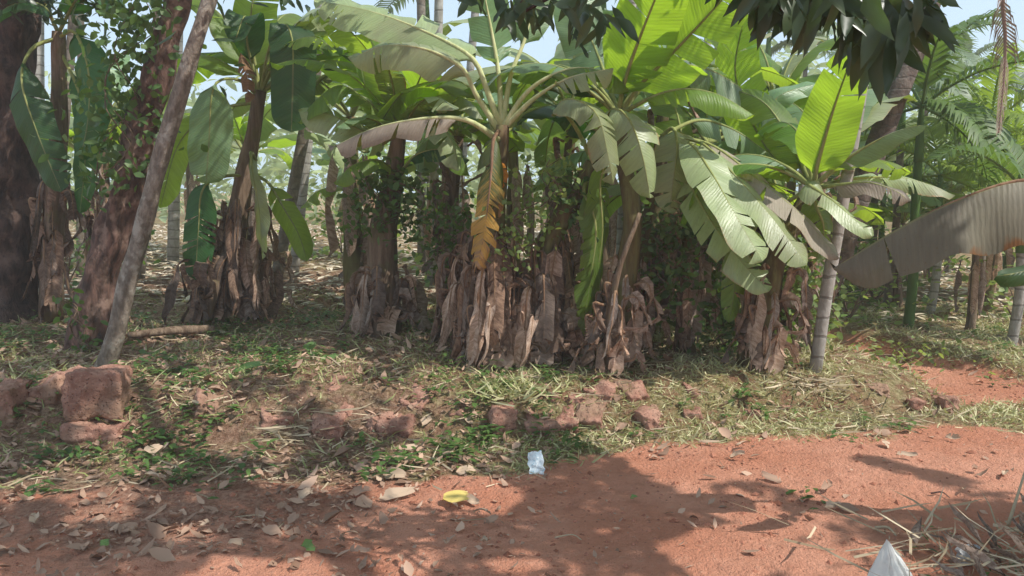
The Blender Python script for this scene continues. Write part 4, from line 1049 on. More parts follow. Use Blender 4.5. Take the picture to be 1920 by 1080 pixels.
# --- clump A, left, big dark hanging leaves
tA, bA = plant('banana_plant', (440, 605), 'banana plant with huge dark green leaves hanging flat beside the grey trunk')
DA = bA.y
stem_part(tA, [bA-Vector((0, 0, .05)), P(430, 500, DA), P(450, 380, DA), P(472, 260, DA), P(488, 170, DA)], .15, .06, 'stem_dry', 50)
hero(tA, [
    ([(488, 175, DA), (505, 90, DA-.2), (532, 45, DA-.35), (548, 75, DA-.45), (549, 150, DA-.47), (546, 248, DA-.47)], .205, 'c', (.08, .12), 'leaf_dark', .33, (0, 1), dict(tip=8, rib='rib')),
    ([(485, 180, DA), (450, 150, DA-.2), (412, 150, DA-.38), (397, 178, DA-.45), (392, 260, DA-.47), (386, 345, DA-.47)], .20, 'c', (.10, .15), 'leaf_cool', .36, (1, 0), dict(tip=9)),
    ([(480, 300, DA), (470, 285, DA-.15), (475, 330, DA-.25), (487, 400, DA-.28), (492, 486, DA-.28)], .105, 'cl', (.3, .3), 'leaf_pale', .16, (1, 1), dict(tip=7)),
    ([(482, 330, DA), (505, 345, DA-.1), (535, 395, DA-.2), (560, 440, DA-.22), (576, 490, DA-.22)], .13, 'c', (.3, .5), 'leaf', .2, (1, 1), {}),
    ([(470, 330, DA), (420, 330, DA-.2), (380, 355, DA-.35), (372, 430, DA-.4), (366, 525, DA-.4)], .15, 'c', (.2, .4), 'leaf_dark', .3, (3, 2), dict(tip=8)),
    ([(485, 190, DA), (400, 210, DA+.2), (335, 270, DA+.3), (300, 390, DA+.3)], .16, 'c', (.3, .4), 'leaf', .35, (1, 1), {}),
    ([(488, 175, DA), (465, 90, DA-.1), (460, 30, DA-.3), (440, 80, DA-.5)], .16, 'c', (.4, .5), 'leaf_dark', .25, (1, 1), {}),
    ([(488, 172, DA), (520, 80, DA), (600, 20, DA), (700, 20, DA), (770, 60, DA)], .24, 'uc', (.5, .5), 'leaf_pale', .2, (2, 3), {}),
    ([(488, 172, DA), (530, 100, DA-.1), (590, 60, DA-.2), (660, 70, DA-.25), (730, 120, DA-.3)], .2, 'u', (.5, .6), 'leaf', .2, (2, 3), {}),
    ([(488, 172, DA), (470, 60, DA), (480, -20, DA), (520, -100, DA)], .24, 'c', (.4, .4), 'leaf', .12, (2, 2), {}),
    ([(488, 172, DA), (440, 60, DA+.2), (380, 0, DA+.3), (300, -30, DA+.3)], .24, 'u', (.5, .4), 'leaf', .12, (2, 2), {}),
])
auto_leaves(tA, P(488, 175, DA), 6, (1.2, 1.8), (.18, .25), 99, ('leaf', 'leaf_bright'), (.6, 1.4), az0=.2, azr=2.7)
auto_leaves(tA, P(488, 175, DA), 7, (.9, 1.4), (.13, .19), 131, ('leaf', 'leaf_bright', 'leaf_pale', 'leaf_cool'), (.5, 1.4), az0=-.9, azr=1.9, tears=(3, 8))
build_leaf(px([(450, 95, DA-.15), (455, 120, DA-.25), (465, 150, DA-.28), (462, 195, DA-.28)]), .09, (0, -1, .1), (.5, .4), .05, (4, 4), 7, .03, .4, 4, 'orange_rag', tA, tA.location, name='leaf_rag', midrib=False)
dry_skirt(tA, [bA, P(430, 500, DA), P(452, 370, DA)], 20, (.2, .95), (.45, .95), (.09, .16), 101, spread=.22, r=.12, mats=('dead_dark', 'dead_dark', 'dead'))
tA2, bA2 = plant('banana_plant', (378, 612), 'pale shredded banana stem leaning left at the foot of the left clump', dY=-.05)
stem_part(tA2, [bA2-Vector((0, 0, .05)), P(392, 560, bA2.y), P(408, 480, bA2.y+.1)], .085, .06, 'stem_dry', 51)
dry_skirt(tA2, [bA2, P(392, 560, bA2.y), P(408, 470, bA2.y+.1)], 9, (.5, 1.0), (.4, .8), (.09, .15), 102, mats=('dead_dark',), az=(-3.4, -1.2), spread=.3)
tA3, bA3 = plant('banana_plant', (490, 600), 'stump with bright torn brown rags right of the left clump', dY=0)
stem_part(tA3, [bA3, P(485, 540, bA3.y), P(475, 440, bA3.y)], .08, .06, 'stem_dry', 52)
dry_skirt(tA3, [bA3, P(485, 540, bA3.y), P(475, 450, bA3.y)], 9, (.3, 1.0), (.35, .7), (.08, .13), 103, mats=('dead', 'dead_dark'), spread=.24, az=(-2, .5))

# --- leaves in deep shade at the left edge
g = G1(95, 600)
tL = empty('banana_plant', g, 'shaded banana plant with drooping bluish dark leaves at the left edge', 'banana plant', 'banana plants along the bank')
DL = g.y
stem_part(tL, [g, P(100, 450, DL), P(110, 250, DL), P(110, 60, DL)], .11, .06, 'stem_dry', 60)
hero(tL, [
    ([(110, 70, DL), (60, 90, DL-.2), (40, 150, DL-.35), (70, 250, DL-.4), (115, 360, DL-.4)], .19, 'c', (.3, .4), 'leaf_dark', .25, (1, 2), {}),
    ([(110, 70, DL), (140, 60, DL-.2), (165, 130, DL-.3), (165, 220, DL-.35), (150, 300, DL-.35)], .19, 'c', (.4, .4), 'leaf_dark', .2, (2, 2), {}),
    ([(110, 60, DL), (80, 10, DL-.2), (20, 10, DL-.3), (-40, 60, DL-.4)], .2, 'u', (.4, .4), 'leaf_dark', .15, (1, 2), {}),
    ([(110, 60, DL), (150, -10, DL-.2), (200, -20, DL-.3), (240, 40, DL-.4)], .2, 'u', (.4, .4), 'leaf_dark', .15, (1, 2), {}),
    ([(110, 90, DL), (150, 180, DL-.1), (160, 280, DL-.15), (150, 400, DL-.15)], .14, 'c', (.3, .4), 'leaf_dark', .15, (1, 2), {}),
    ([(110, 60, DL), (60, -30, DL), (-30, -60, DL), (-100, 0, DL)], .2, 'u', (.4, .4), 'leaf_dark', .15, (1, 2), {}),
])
dry_skirt(tL, [g, P(100, 450, DL), P(110, 300, DL)], 9, (.3, 1), (.5, .9), (.08, .14), 104, mats=('dead_dark',))

# ------------------------------------------------------------------ palms
def frond(root, pts, ll, n, mat, seed, droop=.5, w=.022, name='frond', flat=False, rmat='rib'):
    rgx = random.Random(seed); K = 30
    c, L = crom(pts, K)
    V = []; f = []; r = []
    mb = MB(); tube(mb, pts, (.018, .004), 5, 14)
    for i in range(n):
        t = .16+.84*i/n; x = t*K; k = min(int(x), K-1); p = c[k].lerp(c[k+1], x-k); T = (c[k+1]-c[k]).normalized()
        s0 = T.cross(Vector((0, 0, 1)))
        if s0.length < .05: s0 = T.orthogonal()
        s0.normalize(); up = s0.cross(T).normalized()
        ln = ll*math.sin(math.pi*min(1, .18+.78*t))**.6*rgx.uniform(.85, 1.1)
        for sg in (1, -1):
            d = (s0*sg*.8+T*.55+up*(.25 if not flat else 0)+Vector((rgx.uniform(-.12, .12),)*3)).normalized()
            d2 = (d+Vector((0, 0, -1))*droop*2*rgx.uniform(.7, 1.3)).normalized()
            q1 = p+d*ln*.5; q2 = q1+d2*ln*.5
            wv = T.cross(d).cross(d).normalized()*w*.5
            b = len(V); V += [p-wv*.6, p+wv*.6, q1-wv, q1+wv, q2]; f += [(b, b+1, b+3, b+2), (b+2, b+3, b+4)]
            r += [rgx.random()]*5
    b = len(V); V += mb.v; f += [tuple(i+b for i in q) for q in mb.f]; r += [.9]*len(mb.v)
    o = mesh_obj(name, np.array([tuple(v) for v in V])-np.array(root.location), f, M[mat], root, None, c=r)
    return o
def fronds_at(root, top, n, L, ll, mat, seed, el=(.1, 1.3), droop=.5, arch=1.0, nl=26, w=.03):
    rgx = random.Random(seed)
    for i in range(n):
        a = i*2.399+rgx.uniform(-.3, .3); e = el[0]+(el[1]-el[0])*(i+.5)/n
        o = Vector((math.cos(a), math.sin(a), 0)); p = Vector(top); pts = [p]
        ln = L*rgx.uniform(.85, 1.1)
        for k in range(5):
            ang = e-arch*rgx.uniform(.9, 1.1)*(k/4)**1.3
            p = p+(o*math.cos(ang)+Vector((0, 0, 1))*math.sin(ang))*ln/5; pts.append(p)
        frond(root, pts, ll, nl, mat, seed*31+i, droop, w)
def palm(name, pts, r, mat, label, nf=7, L=1.6, ll=.4, fm='frond', seed=0, shaft=True, cat='palm tree', group=None, **kw):
    b = Vector(pts[0]); t = empty(name, b, label, cat, group)
    mb = MB(); tube(mb, pts, r, 10, 24, .08, seed); mb.build('trunk', M[mat], t, b)
    top = Vector(pts[-1])
    if shaft:
        d = (Vector(pts[-1])-Vector(pts[-2])).normalized()
        mb = MB(); tube(mb, [top-d*.02, top+d*.35, top+d*.6], (r[1]*1.25, r[1]*.6), 8, 8); mb.build('crownshaft', M['crownshaft'], t, b); top = top+d*.55
    if nf: fronds_at(t, top, nf, L, ll, fm, seed, **kw)
    return t
b = G1(1528, 692); d6 = b.y
palm('areca_palm', [b-Vector((0, 0, .05)), P(1548, 560, d6), P(1576, 400, d6+.02), P(1600, 260, d6+.05), P(1622, 120, d6+.1), P(1650, -120, d6+.2), P(1672, -330, d6+.3)], (.047, .038), 'areca', 'pale ringed slender palm trunk rising beside the bright upright leaf', 7, 1.5, .4, 'frond', 3, group='areca palms')
b = G1(1512, 655); b.y += 1.0; b.z = float(gz(b.x, b.y)); d7 = b.y
palm('coconut_palm', [b-Vector((0, 0, .05)), P(1548, 540, d7), P(1592, 420, d7), P(1640, 285, d7+.05), P(1685, 170, d7+.1), P(1726, 60, d7+.2), P(1790, -140, d7+.3), P(1870, -380, d7+.5)], lambda t: .115*(1+.9*max(0, 1-t*7)**2)-.02*t if False else .12*(1+.8*max(0, 1-t*6)**2)*(1-.25*t), 'coconut', 'dark coconut trunk leaning right up to the mango leaves', 0, shaft=False, seed=4)
# areca with the big feathery crown right of the coconut trunk
def far_palm(u, vtop, Y, label, nf=8, L=1.5, ll=.42, fm='frond', mat='areca_dull', r=.06, seed=0, lean=0, el=(-.2, 1.35), **kw):
    top = P(u, vtop, Y); base = Vector((top.x+lean, Y, float(gz(top.x+lean, Y))-.05))
    return palm('areca_palm', [base, base.lerp(top, .35)+Vector((.02, 0, 0)), base.lerp(top, .7), top], (r, r*.75), mat, label, nf, L, ll, fm, seed, group='areca palms', el=el, **kw)
t = far_palm(1722, 300, 8.3, 'areca palm with a wide feathery crown right of the leaning coconut trunk', 9, 1.35, .42, 'frond', 'crownshaft', .055, 11, el=(-.6, 1.4), w=.045)
far_palm(1850, 330, 9.5, 'areca palm with sunny yellow green fronds near the right edge', 8, 1.3, .4, 'frond_yellow', 'areca_dull', .05, 12, w=.04)
far_palm(1905, 235, 14, 'hazy palm crown by the right edge under the hanging dry frond', 7, 1.25, .4, 'frond_hazed', 'areca_dull', .07, 13, w=.05)
far_palm(1808, 165, 22, 'small far palm top standing against the sky', 8, 1.3, .4, 'frond_hazed', 'areca_dull', .07, 14, w=.06)
far_palm(1790, 245, 15, 'mid distance palm with drooping hazy fronds against the sky', 7, 1.3, .42, 'frond_hazed', 'areca_dull', .07, 15, w=.05)
far_palm(1510, 130, 17, 'slim far palm with a narrow head left of the pale trunk', 7, 1.1, .35, 'frond_hazed', 'areca_dull', .06, 16, w=.06)
far_palm(1440, 110, 16, 'far palm whose fronds show above the middle banana leaves', 9, 1.9, .55, 'frond_hazed', 'areca_dull', .07, 17, w=.05)
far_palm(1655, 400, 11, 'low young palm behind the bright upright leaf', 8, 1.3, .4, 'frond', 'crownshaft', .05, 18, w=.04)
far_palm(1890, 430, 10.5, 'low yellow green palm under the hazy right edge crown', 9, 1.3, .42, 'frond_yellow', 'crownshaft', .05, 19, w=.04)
far_palm(1130, 60, 12, 'palm with drooping grey fronds behind the upright banana leaves', 9, 1.6, .5, 'frond_hazed', 'areca_dull', .08, 20, w=.05)
far_palm(800, 40, 15, 'palm top showing between the pale leaves and the cream stalks', 8, 1.8, .5, 'frond_hazed', 'areca_dull', .07, 21, w=.05)
far_palm(1250, 150, 18, 'far palm crown just right of the two glowing leaves', 8, 1.8, .5, 'frond_hazed', 'areca_dull', .07, 22, w=.06)
# bare trunks between the plants (crowns above the picture)
bare = [(325, 432, 332, -200, 13, .095, 'areca', 'bright white palm trunk in the sunny gap right of the grey tree'),
        (540, 400, 640, -150, 11, .085, 'areca_dull', 'greyish leaning palm trunk left of the slanting twin in the left gap'),
        (562, 400, 615, -150, 11.6, .075, 'areca', 'slanting palm trunk, right one of the twin trunks in the left gap'),
        (810, 470, 822, -200, 10, .06, 'areca', 'thin pale palm trunk between the middle left clump and the orange leaf'),
        (790, 450, 784, -200, 13, .075, 'areca_dull', 'distant palm trunk left of the thin pale one'),
        (855, 430, 905, -200, 13, .07, 'areca', 'thin slanting palm trunk behind the orange leaf'),
        (1160, 560, 1188, -250, 8.2, .055, 'areca', 'grey palm trunk behind the stem of the tall glowing banana'),
        (1300, 600, 1335, -200, 10.5, .05, 'areca', 'slim pale trunk in the gap under the grey green fan'),
        (1655, 660, 1690, 250, 9.6, .05, 'areca_dull', 'thin ringed trunk right of the pale palm, under the scorched leaf'),
        (1622, 640, 1640, 330, 11, .06, 'areca_dull', 'brown ringed trunk just right of the pale palm'),
        (1690, 640, 1715, 400, 11.5, .055, 'areca_dull', 'thin trunk under the middle of the scorched leaf'),
        (1705, 640, 1735, 180, 12.5, .06, 'areca_dull', 'darker trunk close behind the middle of the scorched leaf'),
        (1735, 680, 1760, 420, 9.0, .05, 'areca', 'pale thin trunk at the bend of the red track'),
        (1770, 640, 1785, 300, 13, .06, 'areca_dull', 'dull trunk left of the small banana by the track'),
        (1810, 640, 1845, 400, 12, .06, 'areca_dull', 'dull trunk behind the small banana by the track'),
        (1862, 640, 1885, 340, 14, .06, 'areca_dull', 'dull trunk right of the small banana by the track'),
        (1888, 712, 1915, 470, 7.3, .05, 'areca', 'pale trunk at the right end of the red track'),
        (72, 430, 65, -200, 12, .09, 'areca', 'pale trunk glimpsed beside the dark left edge tree'),
        (100, 480, 150, -200, 10, .06, 'areca_dull', 'thin shaded trunk right of the dark left edge tree'),
        (150, 470, 146, -200, 11, .05, 'areca_dull', 'thin shaded trunk left of the red barked tree'),
        (268, 470, 300, -200, 11, .05, 'areca_dull', 'dark thin trunk showing right of the grey tree foot')]
for i, (u0, v0, u1, v1, Y, r, mt, lab) in enumerate(bare):
    a = P(u0, v0, Y); g = float(gz(a.x, Y)); tp = P(u1, v1, Y)
    d = (a-tp)/(a.z-tp.z); base = a+d*(g-.05-a.z)
    top = tp+(tp-a).normalized()*(3.0 if v1 < 0 else 0)
    palm('areca_palm', [base, base.lerp(top, .5)+Vector((.03, 0, 0)), top], (r, r*.8), mt, lab, 5 if v1 < 0 else 7, 1.4 if v1 < 0 else 1.15, .42 if v1 < 0 else .36, 'frond' if v1 < 0 else ('frond_yellow', 'frond', 'frond_hazed')[i % 3], 60+i, group='areca palms', w=.04, nl=14 if v1 < 0 else 24, el=(-.5, 1.35))
# dry coconut frond hanging into the top right corner
t0 = P(1888, -60, 5.2)
t = empty('dry_coconut_frond', t0, 'withered coconut frond hanging down in the top right corner', 'palm frond')
frond(t, px([(1886, -80, 5.2), (1880, 0, 5.2), (1885, 70, 5.2), (1882, 150, 5.2), (1872, 250, 5.2)]), .24, 40, 'frond_dry', 71, .9, .014, 'frond_blade', True)

# ------------------------------------------------------------------ background banana plants
protos = []
for k, (mats, n) in enumerate(((('leaf', 'leaf_bright', 'leaf_pale'), 8), (('leaf_bright', 'leaf', 'leaf_cool'), 9), (('leaf_pale', 'leaf_cool', 'leaf'), 8))):
    t = empty('banana_plant', (0, 0, 0), 'x', 'banana plant', 'banana plants in the background')
    stem_part(t, [Vector((0, 0, -.05)), Vector((.03, 0, .8)), Vector((0, .02, 1.7))], .10, .05, 'stem' if k != 1 else 'stem_dry', k)
    auto_leaves(t, (0, .02, 1.7), n, (1.2, 1.8), (.19, .27), 200+k, mats, (.3, 1.45), (.2, .6), midrib=True, ns=3, dt=.12, rib='rib')
    rgk = random.Random(k)
    for i in range(5):
        a = rgk.uniform(0, 6.28); o_ = Vector((math.cos(a), math.sin(a), 0))
        build_leaf([o_*.08+Vector((0, 0, 1.35)), o_*.22+Vector((0, 0, 1.3)), o_*.3+Vector((0, 0, .8)), o_*.25+Vector((0, 0, .35))], .085, o_, (.9, .3), .1, (2, 2), 300+k*10+i, .03, .3, 5, 'dead', t, (0, 0, 0), name='dry_leaf', midrib=False, ns=3, dt=.1)
    protos.append(t)
bg = [(665, 430, 14, 1, .9, 'smaller banana plant deeper in the gap left of the middle clump'),
      (470, 440, 13, 0, 1.1, 'far banana plant behind the left clump'),
      (360, 420, 15, 1, 1.1, 'far banana plant behind the white palm trunk'),
      (250, 430, 13, 2, 1.1, 'far banana plant showing between the red and grey trunks'),
      (160, 440, 12, 1, 1.1, 'far banana plant left of the red barked tree'),
      (90, 440, 15, 0, 1.2, 'far banana plant by the dark left trunk'),
      (30, 440, 13, 2, 1.2, 'far banana plant at the extreme left'),
      (840, 520, 8.6, 1, .9, 'banana plant just behind the orange leaf'),
      (960, 460, 10, 2, 1.1, 'banana plant right behind the skirted clump'),
      (1050, 460, 12, 0, 1.1, 'banana plant behind the leaning stem'),
      (1130, 480, 9.5, 1, 1.1, 'banana plant behind the two glowing leaves'),
      (1230, 560, 9.0, 2, 1.0, 'banana plant behind the fan of leaves'),
      (1260, 500, 12, 0, 1.1, 'farther banana plant behind the fan of leaves'),
      (1350, 620, 8.4, 0, .95, 'banana plant in the shade under the fan of leaves'),
      (1390, 520, 12, 1, 1.1, 'banana plant glimpsed above the creeper mass'),
      (1480, 520, 11, 2, 1.1, 'banana plant behind the ragged right hand stem'),
      (1600, 560, 11, 0, .9, 'banana plant behind the pale palm trunk'),
      (1690, 620, 9.6, 1, .62, 'small banana plant with hanging leaves under the scorched leaf'),
      (1830, 690, 8.0, 1, .55, 'small bright banana plant beside the red track'),
      (1860, 660, 9.0, 0, .62, 'second small banana plant just behind the bright one by the track'),
      (1760, 640, 10.5, 2, .6, 'small banana plant left of the bright one by the track'),
      (1930, 600, 10, 0, .8, 'banana plant at the right edge behind the track'),
      (1560, 540, 14, 1, 1.0, 'far banana plant right of the coconut trunk foot'),
      (660, 430, 10.0, 2, 1.4, 'tall banana plant above the middle left clump')]
used = [False]*3
rgb = random.Random(4)
for u, v, Y_, k, s, lab in bg:
    o = protos[k] if not used[k] else copy_tree(protos[k])
    used[k] = True
    x = (u-960)/F*Y_*1.0; 
    o.location = (x, Y_, float(gz(x, Y_))); o.rotation_euler = (0, 0, rgb.uniform(0, 6.28)); o.scale = (s, s, s*rgb.uniform(.9, 1.1))
    o['label'] = lab
for (u, v, Y_, z1, n_, sd, lab) in [(1290, 640, 6.3, 1.25, 7, 401, 'short banana plant in the creeper shadow under the fan of leaves'),
        (1345, 600, 7.2, 1.7, 8, 402, 'banana plant between the fan of leaves and the pale palm, thin stem'),
        (1500, 600, 7.0, 1.5, 7, 403, 'banana plant just left of the pale palm trunk, behind'),
        (1065, 560, 7.0, 1.9, 8, 404, 'banana plant rising behind the rag covered right flank'),
        (845, 560, 7.6, 1.8, 8, 405, 'banana plant rising behind the orange leaf, left side'),
        (190, 500, 8.8, 1.9, 8, 409, 'shaded banana plant behind the red barked tree'),
        (1225, 480, 7.0, 2.2, 8, 410, 'banana plant behind the glowing leaves, reaching above the fan'),
        (1420, 480, 7.4, 2.0, 8, 411, 'banana plant behind the bright upright leaf, left side')]:
    x = (u-960)/F*Y_; g = Vector((x, Y_, float(gz(x, Y_))))
    t = empty('banana_plant', g, lab, 'banana plant', 'banana plants along the bank')
    tp = g+Vector((R.uniform(-.15, .15), R.uniform(-.1, .1), z1))
    stem_part(t, [g-Vector((0, 0, .05)), (g+tp)/2+Vector((R.uniform(-.06, .06), 0, 0)), tp], .085, .045, R.choice(['stem', 'stem_dry']), sd)
    auto_leaves(t, tp, n_, (1.0, 1.6), (.15, .22), sd, ('leaf', 'leaf_bright', 'leaf_pale', 'leaf_cool'), (.3, 1.45), ns=3, dt=.09, az0=.15, azr=2.85)
    if sd < 420: dry_skirt(t, [g, (g+tp)/2, tp], 6, (.3, .95), (.4, .8), (.07, .13), sd)
for a in [([(1235, 560), (1250, 470), (1245, 400)], 6.0, 380, .17, 'thin creeper on the stem behind the hanging green leaf', (.04, .09), 'vine', 11, .3),
          ([(1360, 640), (1365, 560), (1390, 500)], 6.2, 420, .22, 'creeper tangle left of the thin green sucker', (.04, .09), 'vine', 12, .3),
          ([(1510, 620), (1500, 540), (1490, 470)], 6.4, 420, .2, 'creeper tangle touching the pale palm trunk', (.04, .09), 'bush', 13, .3),
          ([(1090, 420), (1080, 370), (1070, 330)], bC.y, 260, .12, 'creeper on the leaning banana stem', (.03, .07), 'vine', 14, .3),
          ([(830, 520), (850, 430), (870, 380)], 6.6, 300, .15, 'creeper on the stem behind the orange leaf', (.03, .08), 'vine', 15, .3)]:
    vine(*a)
# shrubs between the trunks
def shrub(u, v, Y, n, spread, L, mat, label):
    p = P(u, v, Y); g = float(gz(p.x, Y)); root = empty('shrub', (p.x, Y, g), label, 'shrub', 'shrubs under the palms')
    mb = MB()
    for i in range(5):
        tip = Vector((p.x, Y, g))+Vector((R.uniform(-1, 1)*spread[0]*1.2, R.uniform(-.3, .3), R.uniform(.8, 1.6)*spread[2]*1.3))
        tube(mb, [Vector((p.x, Y, g)), (Vector((p.x, Y, g))+tip)/2+Vector((.04, 0, .05)), tip], (.012, .004), 5, 6)
    mb.build('stem', M['stem_dry'], root, root.location)
    c = np.array([p.x, Y, g+spread[2]*1.2])+NR.normal(size=(n, 3))*np.array(spread); c[:, 2] = np.maximum(c[:, 2], g+.03)
    v_, f_, r_ = leaves_np(c, rdir(n, -.6, .8), rdir(n, .2, 1), NR.uniform(*L, n), NR.uniform(L[0]*.5, L[1]*.5, n), .2, .2)
    mesh_obj('foliage', v_-np.array(root.location), f_, M[mat], root, None, c=r_)
for a in [(1590, 600, 8.5, 420, (.4, .3, .45), (.05, .13), 'bush', 'leafy green shrub right of the pale palm trunk'),
          (1640, 560, 10, 420, (.5, .3, .5), (.06, .15), 'vine', 'dark shrub under the left part of the scorched leaf'),
          (1750, 600, 12, 380, (.5, .3, .5), (.06, .15), 'bush', 'sunny shrub behind the bend of the track'),
          (1900, 640, 8.6, 300, (.4, .3, .25), (.05, .13), 'bush', 'low shrub by the right end of the track'),
          (1350, 560, 9.6, 420, (.5, .3, .5), (.06, .14), 'bush', 'light green shrub in the gap under the fan of leaves'),
          (1500, 560, 9.5, 420, (.4, .3, .5), (.06, .14), 'vine', 'dark shrub behind the ragged right hand stem'),
          (640, 420, 14, 420, (.7, .4, .5), (.08, .2), 'bush', 'sunny shrub deep in the left gap'),
          (120, 470, 10, 300, (.5, .4, .4), (.06, .15), 'vine', 'shaded shrub between the left trunks'),
          (850, 480, 11, 420, (.7, .4, .5), (.07, .18), 'bush', 'green shrub behind the orange leaf'),
          (1080, 500, 11, 420, (.7, .4, .5), (.07, .18), 'vine', 'dark green shrub behind the leaning stem'),
          (1685, 680, 6.9, 200, (.35, .2, .07), (.04, .09), 'bush', 'low leafy patch on the bank by the track bend')]:
    shrub(*a)
# the far wood, one mass
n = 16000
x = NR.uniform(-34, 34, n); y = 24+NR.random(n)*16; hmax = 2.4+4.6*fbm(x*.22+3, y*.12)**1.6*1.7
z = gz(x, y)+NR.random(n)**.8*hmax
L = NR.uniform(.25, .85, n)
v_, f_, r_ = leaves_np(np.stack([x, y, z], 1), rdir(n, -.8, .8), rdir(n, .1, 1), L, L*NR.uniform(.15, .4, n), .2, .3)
tag(mesh_obj('far_wood', v_, f_, M['wood_hazed'], c=r_), 'haze-coloured mass of plantation greenery closing the view', 'woodland', kind='stuff')

# ------------------------------------------------------------------ mango tree whose crown hangs over the road
tb = Vector((3.6, -1.6, float(gz(3.6, -1.6))))
tM = empty('mango_tree', tb, 'mango tree overhanging from above, dark leaves drooping in at the top', 'mango tree')
mb = MB(); tube(mb, [tb-Vector((0, 0, .1)), tb+Vector((-.05, .05, 1.5)), tb+Vector((-.1, .3, 2.8)), tb+Vector((-.2, .9, 4.2))], (.32, .18), 16, 24, .2, 3)
mb.build('trunk', M['bark_grey'], tM, tb)
fork = tb+Vector((-.1, .3, 2.8))
def branch(pts, r): 
    mb = MB(); tube(mb, pts, r, 8, 20, .2, 5); mb.build('branch', M['bark_dark'], tM, tb)
branch([fork, Vector((3.2, .4, 4.0)), Vector((2.4, 2.0, 4.4)), Vector((1.0, 3.4, 4.3)), Vector((-.4, 4.6, 4.2))], (.10, .03))
branch([fork, Vector((3.4, .2, 3.8)), Vector((2.4, 1.2, 3.9)), Vector((1.2, 1.8, 4.0)), Vector((-.2, 2.4, 4.0))], (.09, .03))
branch([fork, Vector((3.7, .6, 3.4)), Vector((3.2, 1.8, 3.4)), Vector((2.2, 2.7, 2.9)), P(1640, 20, 2.9)], (.06, .012))
branch([Vector((2.4, 2.0, 4.4)), Vector((1.6, 2.8, 3.6)), Vector((.6, 3.1, 2.9)), P(1040, 0, 3.1), P(985, 20, 3.1)], (.03, .006))
branch([P(1040, -40, 3.1), P(990, -10, 3.1), P(960, 30, 3.1)], (.006, .003))
branch([P(1640, 20, 2.9), P(1700, 40, 2.85), P(1745, 50, 2.8)], (.010, .004))
branch([P(1640, 20, 2.9), P(1560, 30, 2.85), P(1480, 20, 2.8), P(1410, 10, 2.8)], (.010, .004))
# drooping leaves one can see
def mango_sprigs(rows, seed):
    rgx = random.Random(seed); V = []; D_ = []; U = []; LL = []; WW = []
    for (u, v, Y, n, su, sv, lpx) in rows:
        for i in range(n):
            p = P(u+rgx.gauss(0, su), v+rgx.gauss(0, sv), Y+rgx.gauss(0, .12)); V.append(p)
            D_.append((rgx.gauss(0, .55), rgx.gauss(0, .45), -1.0+rgx.uniform(-.2, .5))); U.append((rgx.gauss(0, .6), -1+rgx.gauss(0, .5), .3))
            l = lpx*rgx.uniform(.7, 1.15)*Y/F; LL.append(l); WW.append(l*rgx.uniform(.20, .28))
    v, f, r = lance_np(np.array([tuple(p) for p in V]), np.array(D_), np.array(U), np.array(LL), np.array(WW))
    mesh_obj('foliage', v-np.array(tb), f, M['mango'], tM, None, c=r)
mango_sprigs([(1400, -47, 2.8, 12, 22, 14, 95), (1450, -37, 2.8, 18, 24, 14, 100), (1505, -27, 2.85, 22, 24, 16, 110), (1550, -32, 2.85, 20, 20, 16, 115), (1590, -52, 2.85, 16, 16, 14, 90), (1632, 8, 2.9, 20, 16, 22, 120), (1660, 23, 2.9, 16, 14, 22, 115),
              (1695, 3, 2.85, 18, 18, 18, 105), (1735, -7, 2.8, 11, 14, 14, 80), (1500, -82, 2.8, 30, 70, 14, 105), (1640, -72, 2.85, 26, 50, 16, 105)], 1)
mango_sprigs([(962, 5, 3.1, 11, 14, 14, 70), (1000, 0, 3.1, 7, 20, 14, 62), (1050, -5, 3.1, 7, 22, 12, 62), (1102, 12, 3.1, 13, 14, 18, 74), (1140, 22, 3.1, 8, 8, 20, 72), (880, -30, 3.2, 6, 30, 10, 80)], 2)
# the crown over the road, placed so that light falls in patches on the road
def sun_zone(u, v):
    """where the photo's ground lies in sunshine, in terms of the shadow of the crown"""
    b = np.interp(u, [850, 1000, 1060, 1150, 1250, 1310, 1400, 1500, 1640, 1700, 1800, 1920, 2400], [690, 770, 815, 850, 905, 950, 985, 1000, 985, 960, 935, 905, 860])
    s = (v < b) & (u > 960)
    # pointed shadow cutting into the light
    f1 = (u > 1330) & (u < 1660) & (v > 895+(u-1400)*.33*(u > 1400)) & (v < 925+(u-1330)*.33)
    f2 = (u > 1590) & (v > 845+(u-1590)*.22) & (v < 865+(u-1590)*.28)
    s = s & ~f1 & ~f2
    s |= (np.abs(u-870)/110)**2+(np.abs(v-935)/32)**2 < 1
    s |= (np.abs(u-1370)/120)**2+(np.abs(v-1035)/50)**2 < 1
    s |= (np.abs(u-745)/70)**2+(np.abs(v-895)/40)**2 < 1
    s |= (np.abs(u-640)/130)**2+(np.abs(v-1000)/14)**2 < 1
    s |= (np.abs(u-560)/220)**2+(np.abs(v-1075)/22)**2 < 1
    s |= (np.abs(u-770)/40)**2+(np.abs(v-850)/20)**2 < 1
    for (a, b_, ru, rv) in [(300, 715, 70, 18), (430, 760, 60, 20), (560, 690, 70, 14), (110, 712, 90, 16), (470, 905, 46, 12), (710, 1012, 70, 12), (190, 965, 60, 13), (345, 1000, 60, 11), (640, 765, 44, 16), (170, 700, 70, 18),
                            (330, 830, 40, 14), (520, 845, 40, 12), (60, 640, 60, 12), (240, 880, 34, 10), (620, 905, 50, 14), (880, 780, 40, 12), (430, 1050, 60, 10), (980, 1060, 70, 10)]:
        s |= (np.abs(u-a)/ru)**2+(np.abs(v-b_)/rv)**2 < 1
    return s
n = 42000
gx_ = NR.uniform(-4.2, 3.4, n); gy_ = NR.uniform(1.2, 6.6, n)
gx_ = gx_+0; cl = fbm(gx_*2.3+7, gy_*2.3+3, 2)
keep = (cl > np.where((gy_ > 3.7) & (gx_ < -.1), .525, np.where(gx_ < -.3, .47, .42))) | (NR.random(n) < .04)
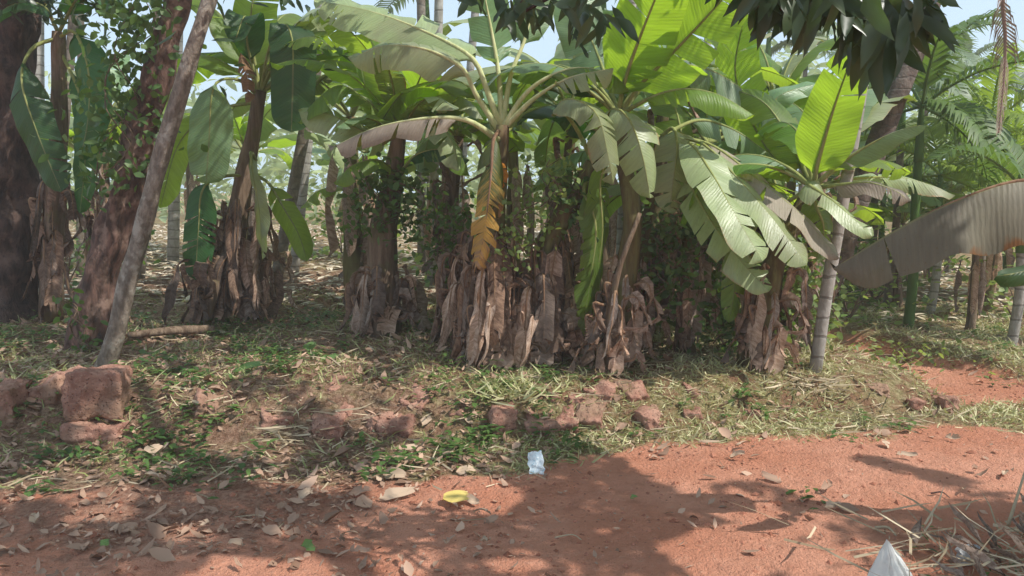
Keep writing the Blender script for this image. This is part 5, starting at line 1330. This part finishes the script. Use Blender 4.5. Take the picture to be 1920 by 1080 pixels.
h = NR.uniform(3.6, 5.2, n)
cx_ = gx_+SUN.x/SUN.z*h; cy_ = gy_+SUN.y/SUN.z*h
keep &= (gy_ < 5.0) | (gx_ < -2.8) | ((gx_ < -.9) & (NR.random(n) < .3))
d = rdir(n, -1, .1); l = NR.uniform(.14, .22, n)
mx = cx_+d[:, 0]*l*.5; my = cy_+d[:, 1]*l*.5; mz = h+d[:, 2]*l*.5
for t in (0., .5, 1.):
    ax, ay, az = cx_+d[:, 0]*l*t, cy_+d[:, 1]*l*t, h+d[:, 2]*l*t
    sx, sy = ax-SUN.x/SUN.z*az, ay-SUN.y/SUN.z*az
    u_, v2, w_ = proj(sx, sy, gz(sx, sy)); keep &= ~(sun_zone(u_, v2) & (w_ > .3))
    u3, v3, w3 = proj(ax, ay, az); keep &= ~((u3 > -60) & (u3 < 1980) & (v3 > -40) & (v3 < 1120) & (w3 > 0))
c = np.stack([cx_, cy_, h], 1)[keep]; m = len(c)
v_, f_, r_ = leaves_np(c, d[keep], rdir(m, .3, 1), l[keep], l[keep]*.30, .15, .15)
mesh_obj('crown', v_-np.array(tb), f_, M['mango'], tM, None, c=r_)

# ------------------------------------------------------------------ added haze volume, stands in for the window glass veil and lifts darks
m, t = nt('added_haze'); k = N(t)
vs_ = k.n('ShaderNodeVolumeScatter'); vs_.inputs['Color'].default_value = (.97, .98, 1, 1); vs_.inputs['Density'].default_value = .0045; vs_.inputs['Anisotropy'].default_value = .1
o = k.n('ShaderNodeOutputMaterial'); k.l(vs_.outputs[0], o.inputs['Volume'])
mb = MB(); x0, x1, y0, y1, z0, z1 = -40, 40, -3, 45, -1, 6
mb.add([(x, y, z) for x in (x0, x1) for y in (y0, y1) for z in (z0, z1)], [(0, 1, 3, 2), (4, 6, 7, 5), (0, 4, 5, 1), (2, 3, 7, 6), (0, 2, 6, 4), (1, 5, 7, 3)])
tag(mb.build('haze', m, smooth=False), 'thin added haze standing in for the veil of window glass', 'haze', kind='stuff')

# ------------------------------------------------------------------ light, sky, camera
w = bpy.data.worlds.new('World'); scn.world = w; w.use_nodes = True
t = w.node_tree; t.nodes.clear()
sky = t.nodes.new('ShaderNodeTexSky'); sky.sky_type = 'NISHITA'; sky.sun_disc = False
sky.sun_elevation = math.asin(SUN.z); sky.sun_rotation = math.atan2(SUN.x, SUN.y)
sky.air_density = 1.0; sky.dust_density = 2.2; sky.ozone_density = 1.2; sky.altitude = 10
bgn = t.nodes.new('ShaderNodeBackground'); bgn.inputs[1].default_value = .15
out = t.nodes.new('ShaderNodeOutputWorld'); mxs = t.nodes.new('ShaderNodeMix'); mxs.data_type = 'RGBA'; mxs.inputs[0].default_value = .8; mxs.inputs[7].default_value = (5.1, 6.5, 7.7, 1)  # constant pale blue mixed into the sky as added fill for the shade
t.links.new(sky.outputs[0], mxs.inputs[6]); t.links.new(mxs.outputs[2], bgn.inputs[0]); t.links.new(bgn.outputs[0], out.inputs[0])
sl = bpy.data.lights.new('sun', 'SUN'); sl.energy = 5.0; sl.angle = math.radians(.53); sl.color = (1, .965, .89)
so = bpy.data.objects.new('sun', sl); col.objects.link(so); so.rotation_euler = SUN.to_track_quat('Z', 'Y').to_euler(); so.location = SUN*30
cam = bpy.data.cameras.new('camera'); co = bpy.data.objects.new('camera', cam); col.objects.link(co)
cam.sensor_width = 36; cam.lens = F/1920*36; cam.clip_start = .05; cam.clip_end = 2000
co.location = (0, 0, CAMH); co.rotation_euler = (math.pi/2-PITCH, 0, 0)
scn.camera = co
scn.view_settings.view_transform = 'Standard'; scn.view_settings.look = 'None'; scn.view_settings.exposure = 0; scn.view_settings.gamma = 1
scn.cycles.volume_bounces = 1; scn.cycles.max_bounces = 8; scn.cycles.transmission_bounces = 6; scn.cycles.diffuse_bounces = 4
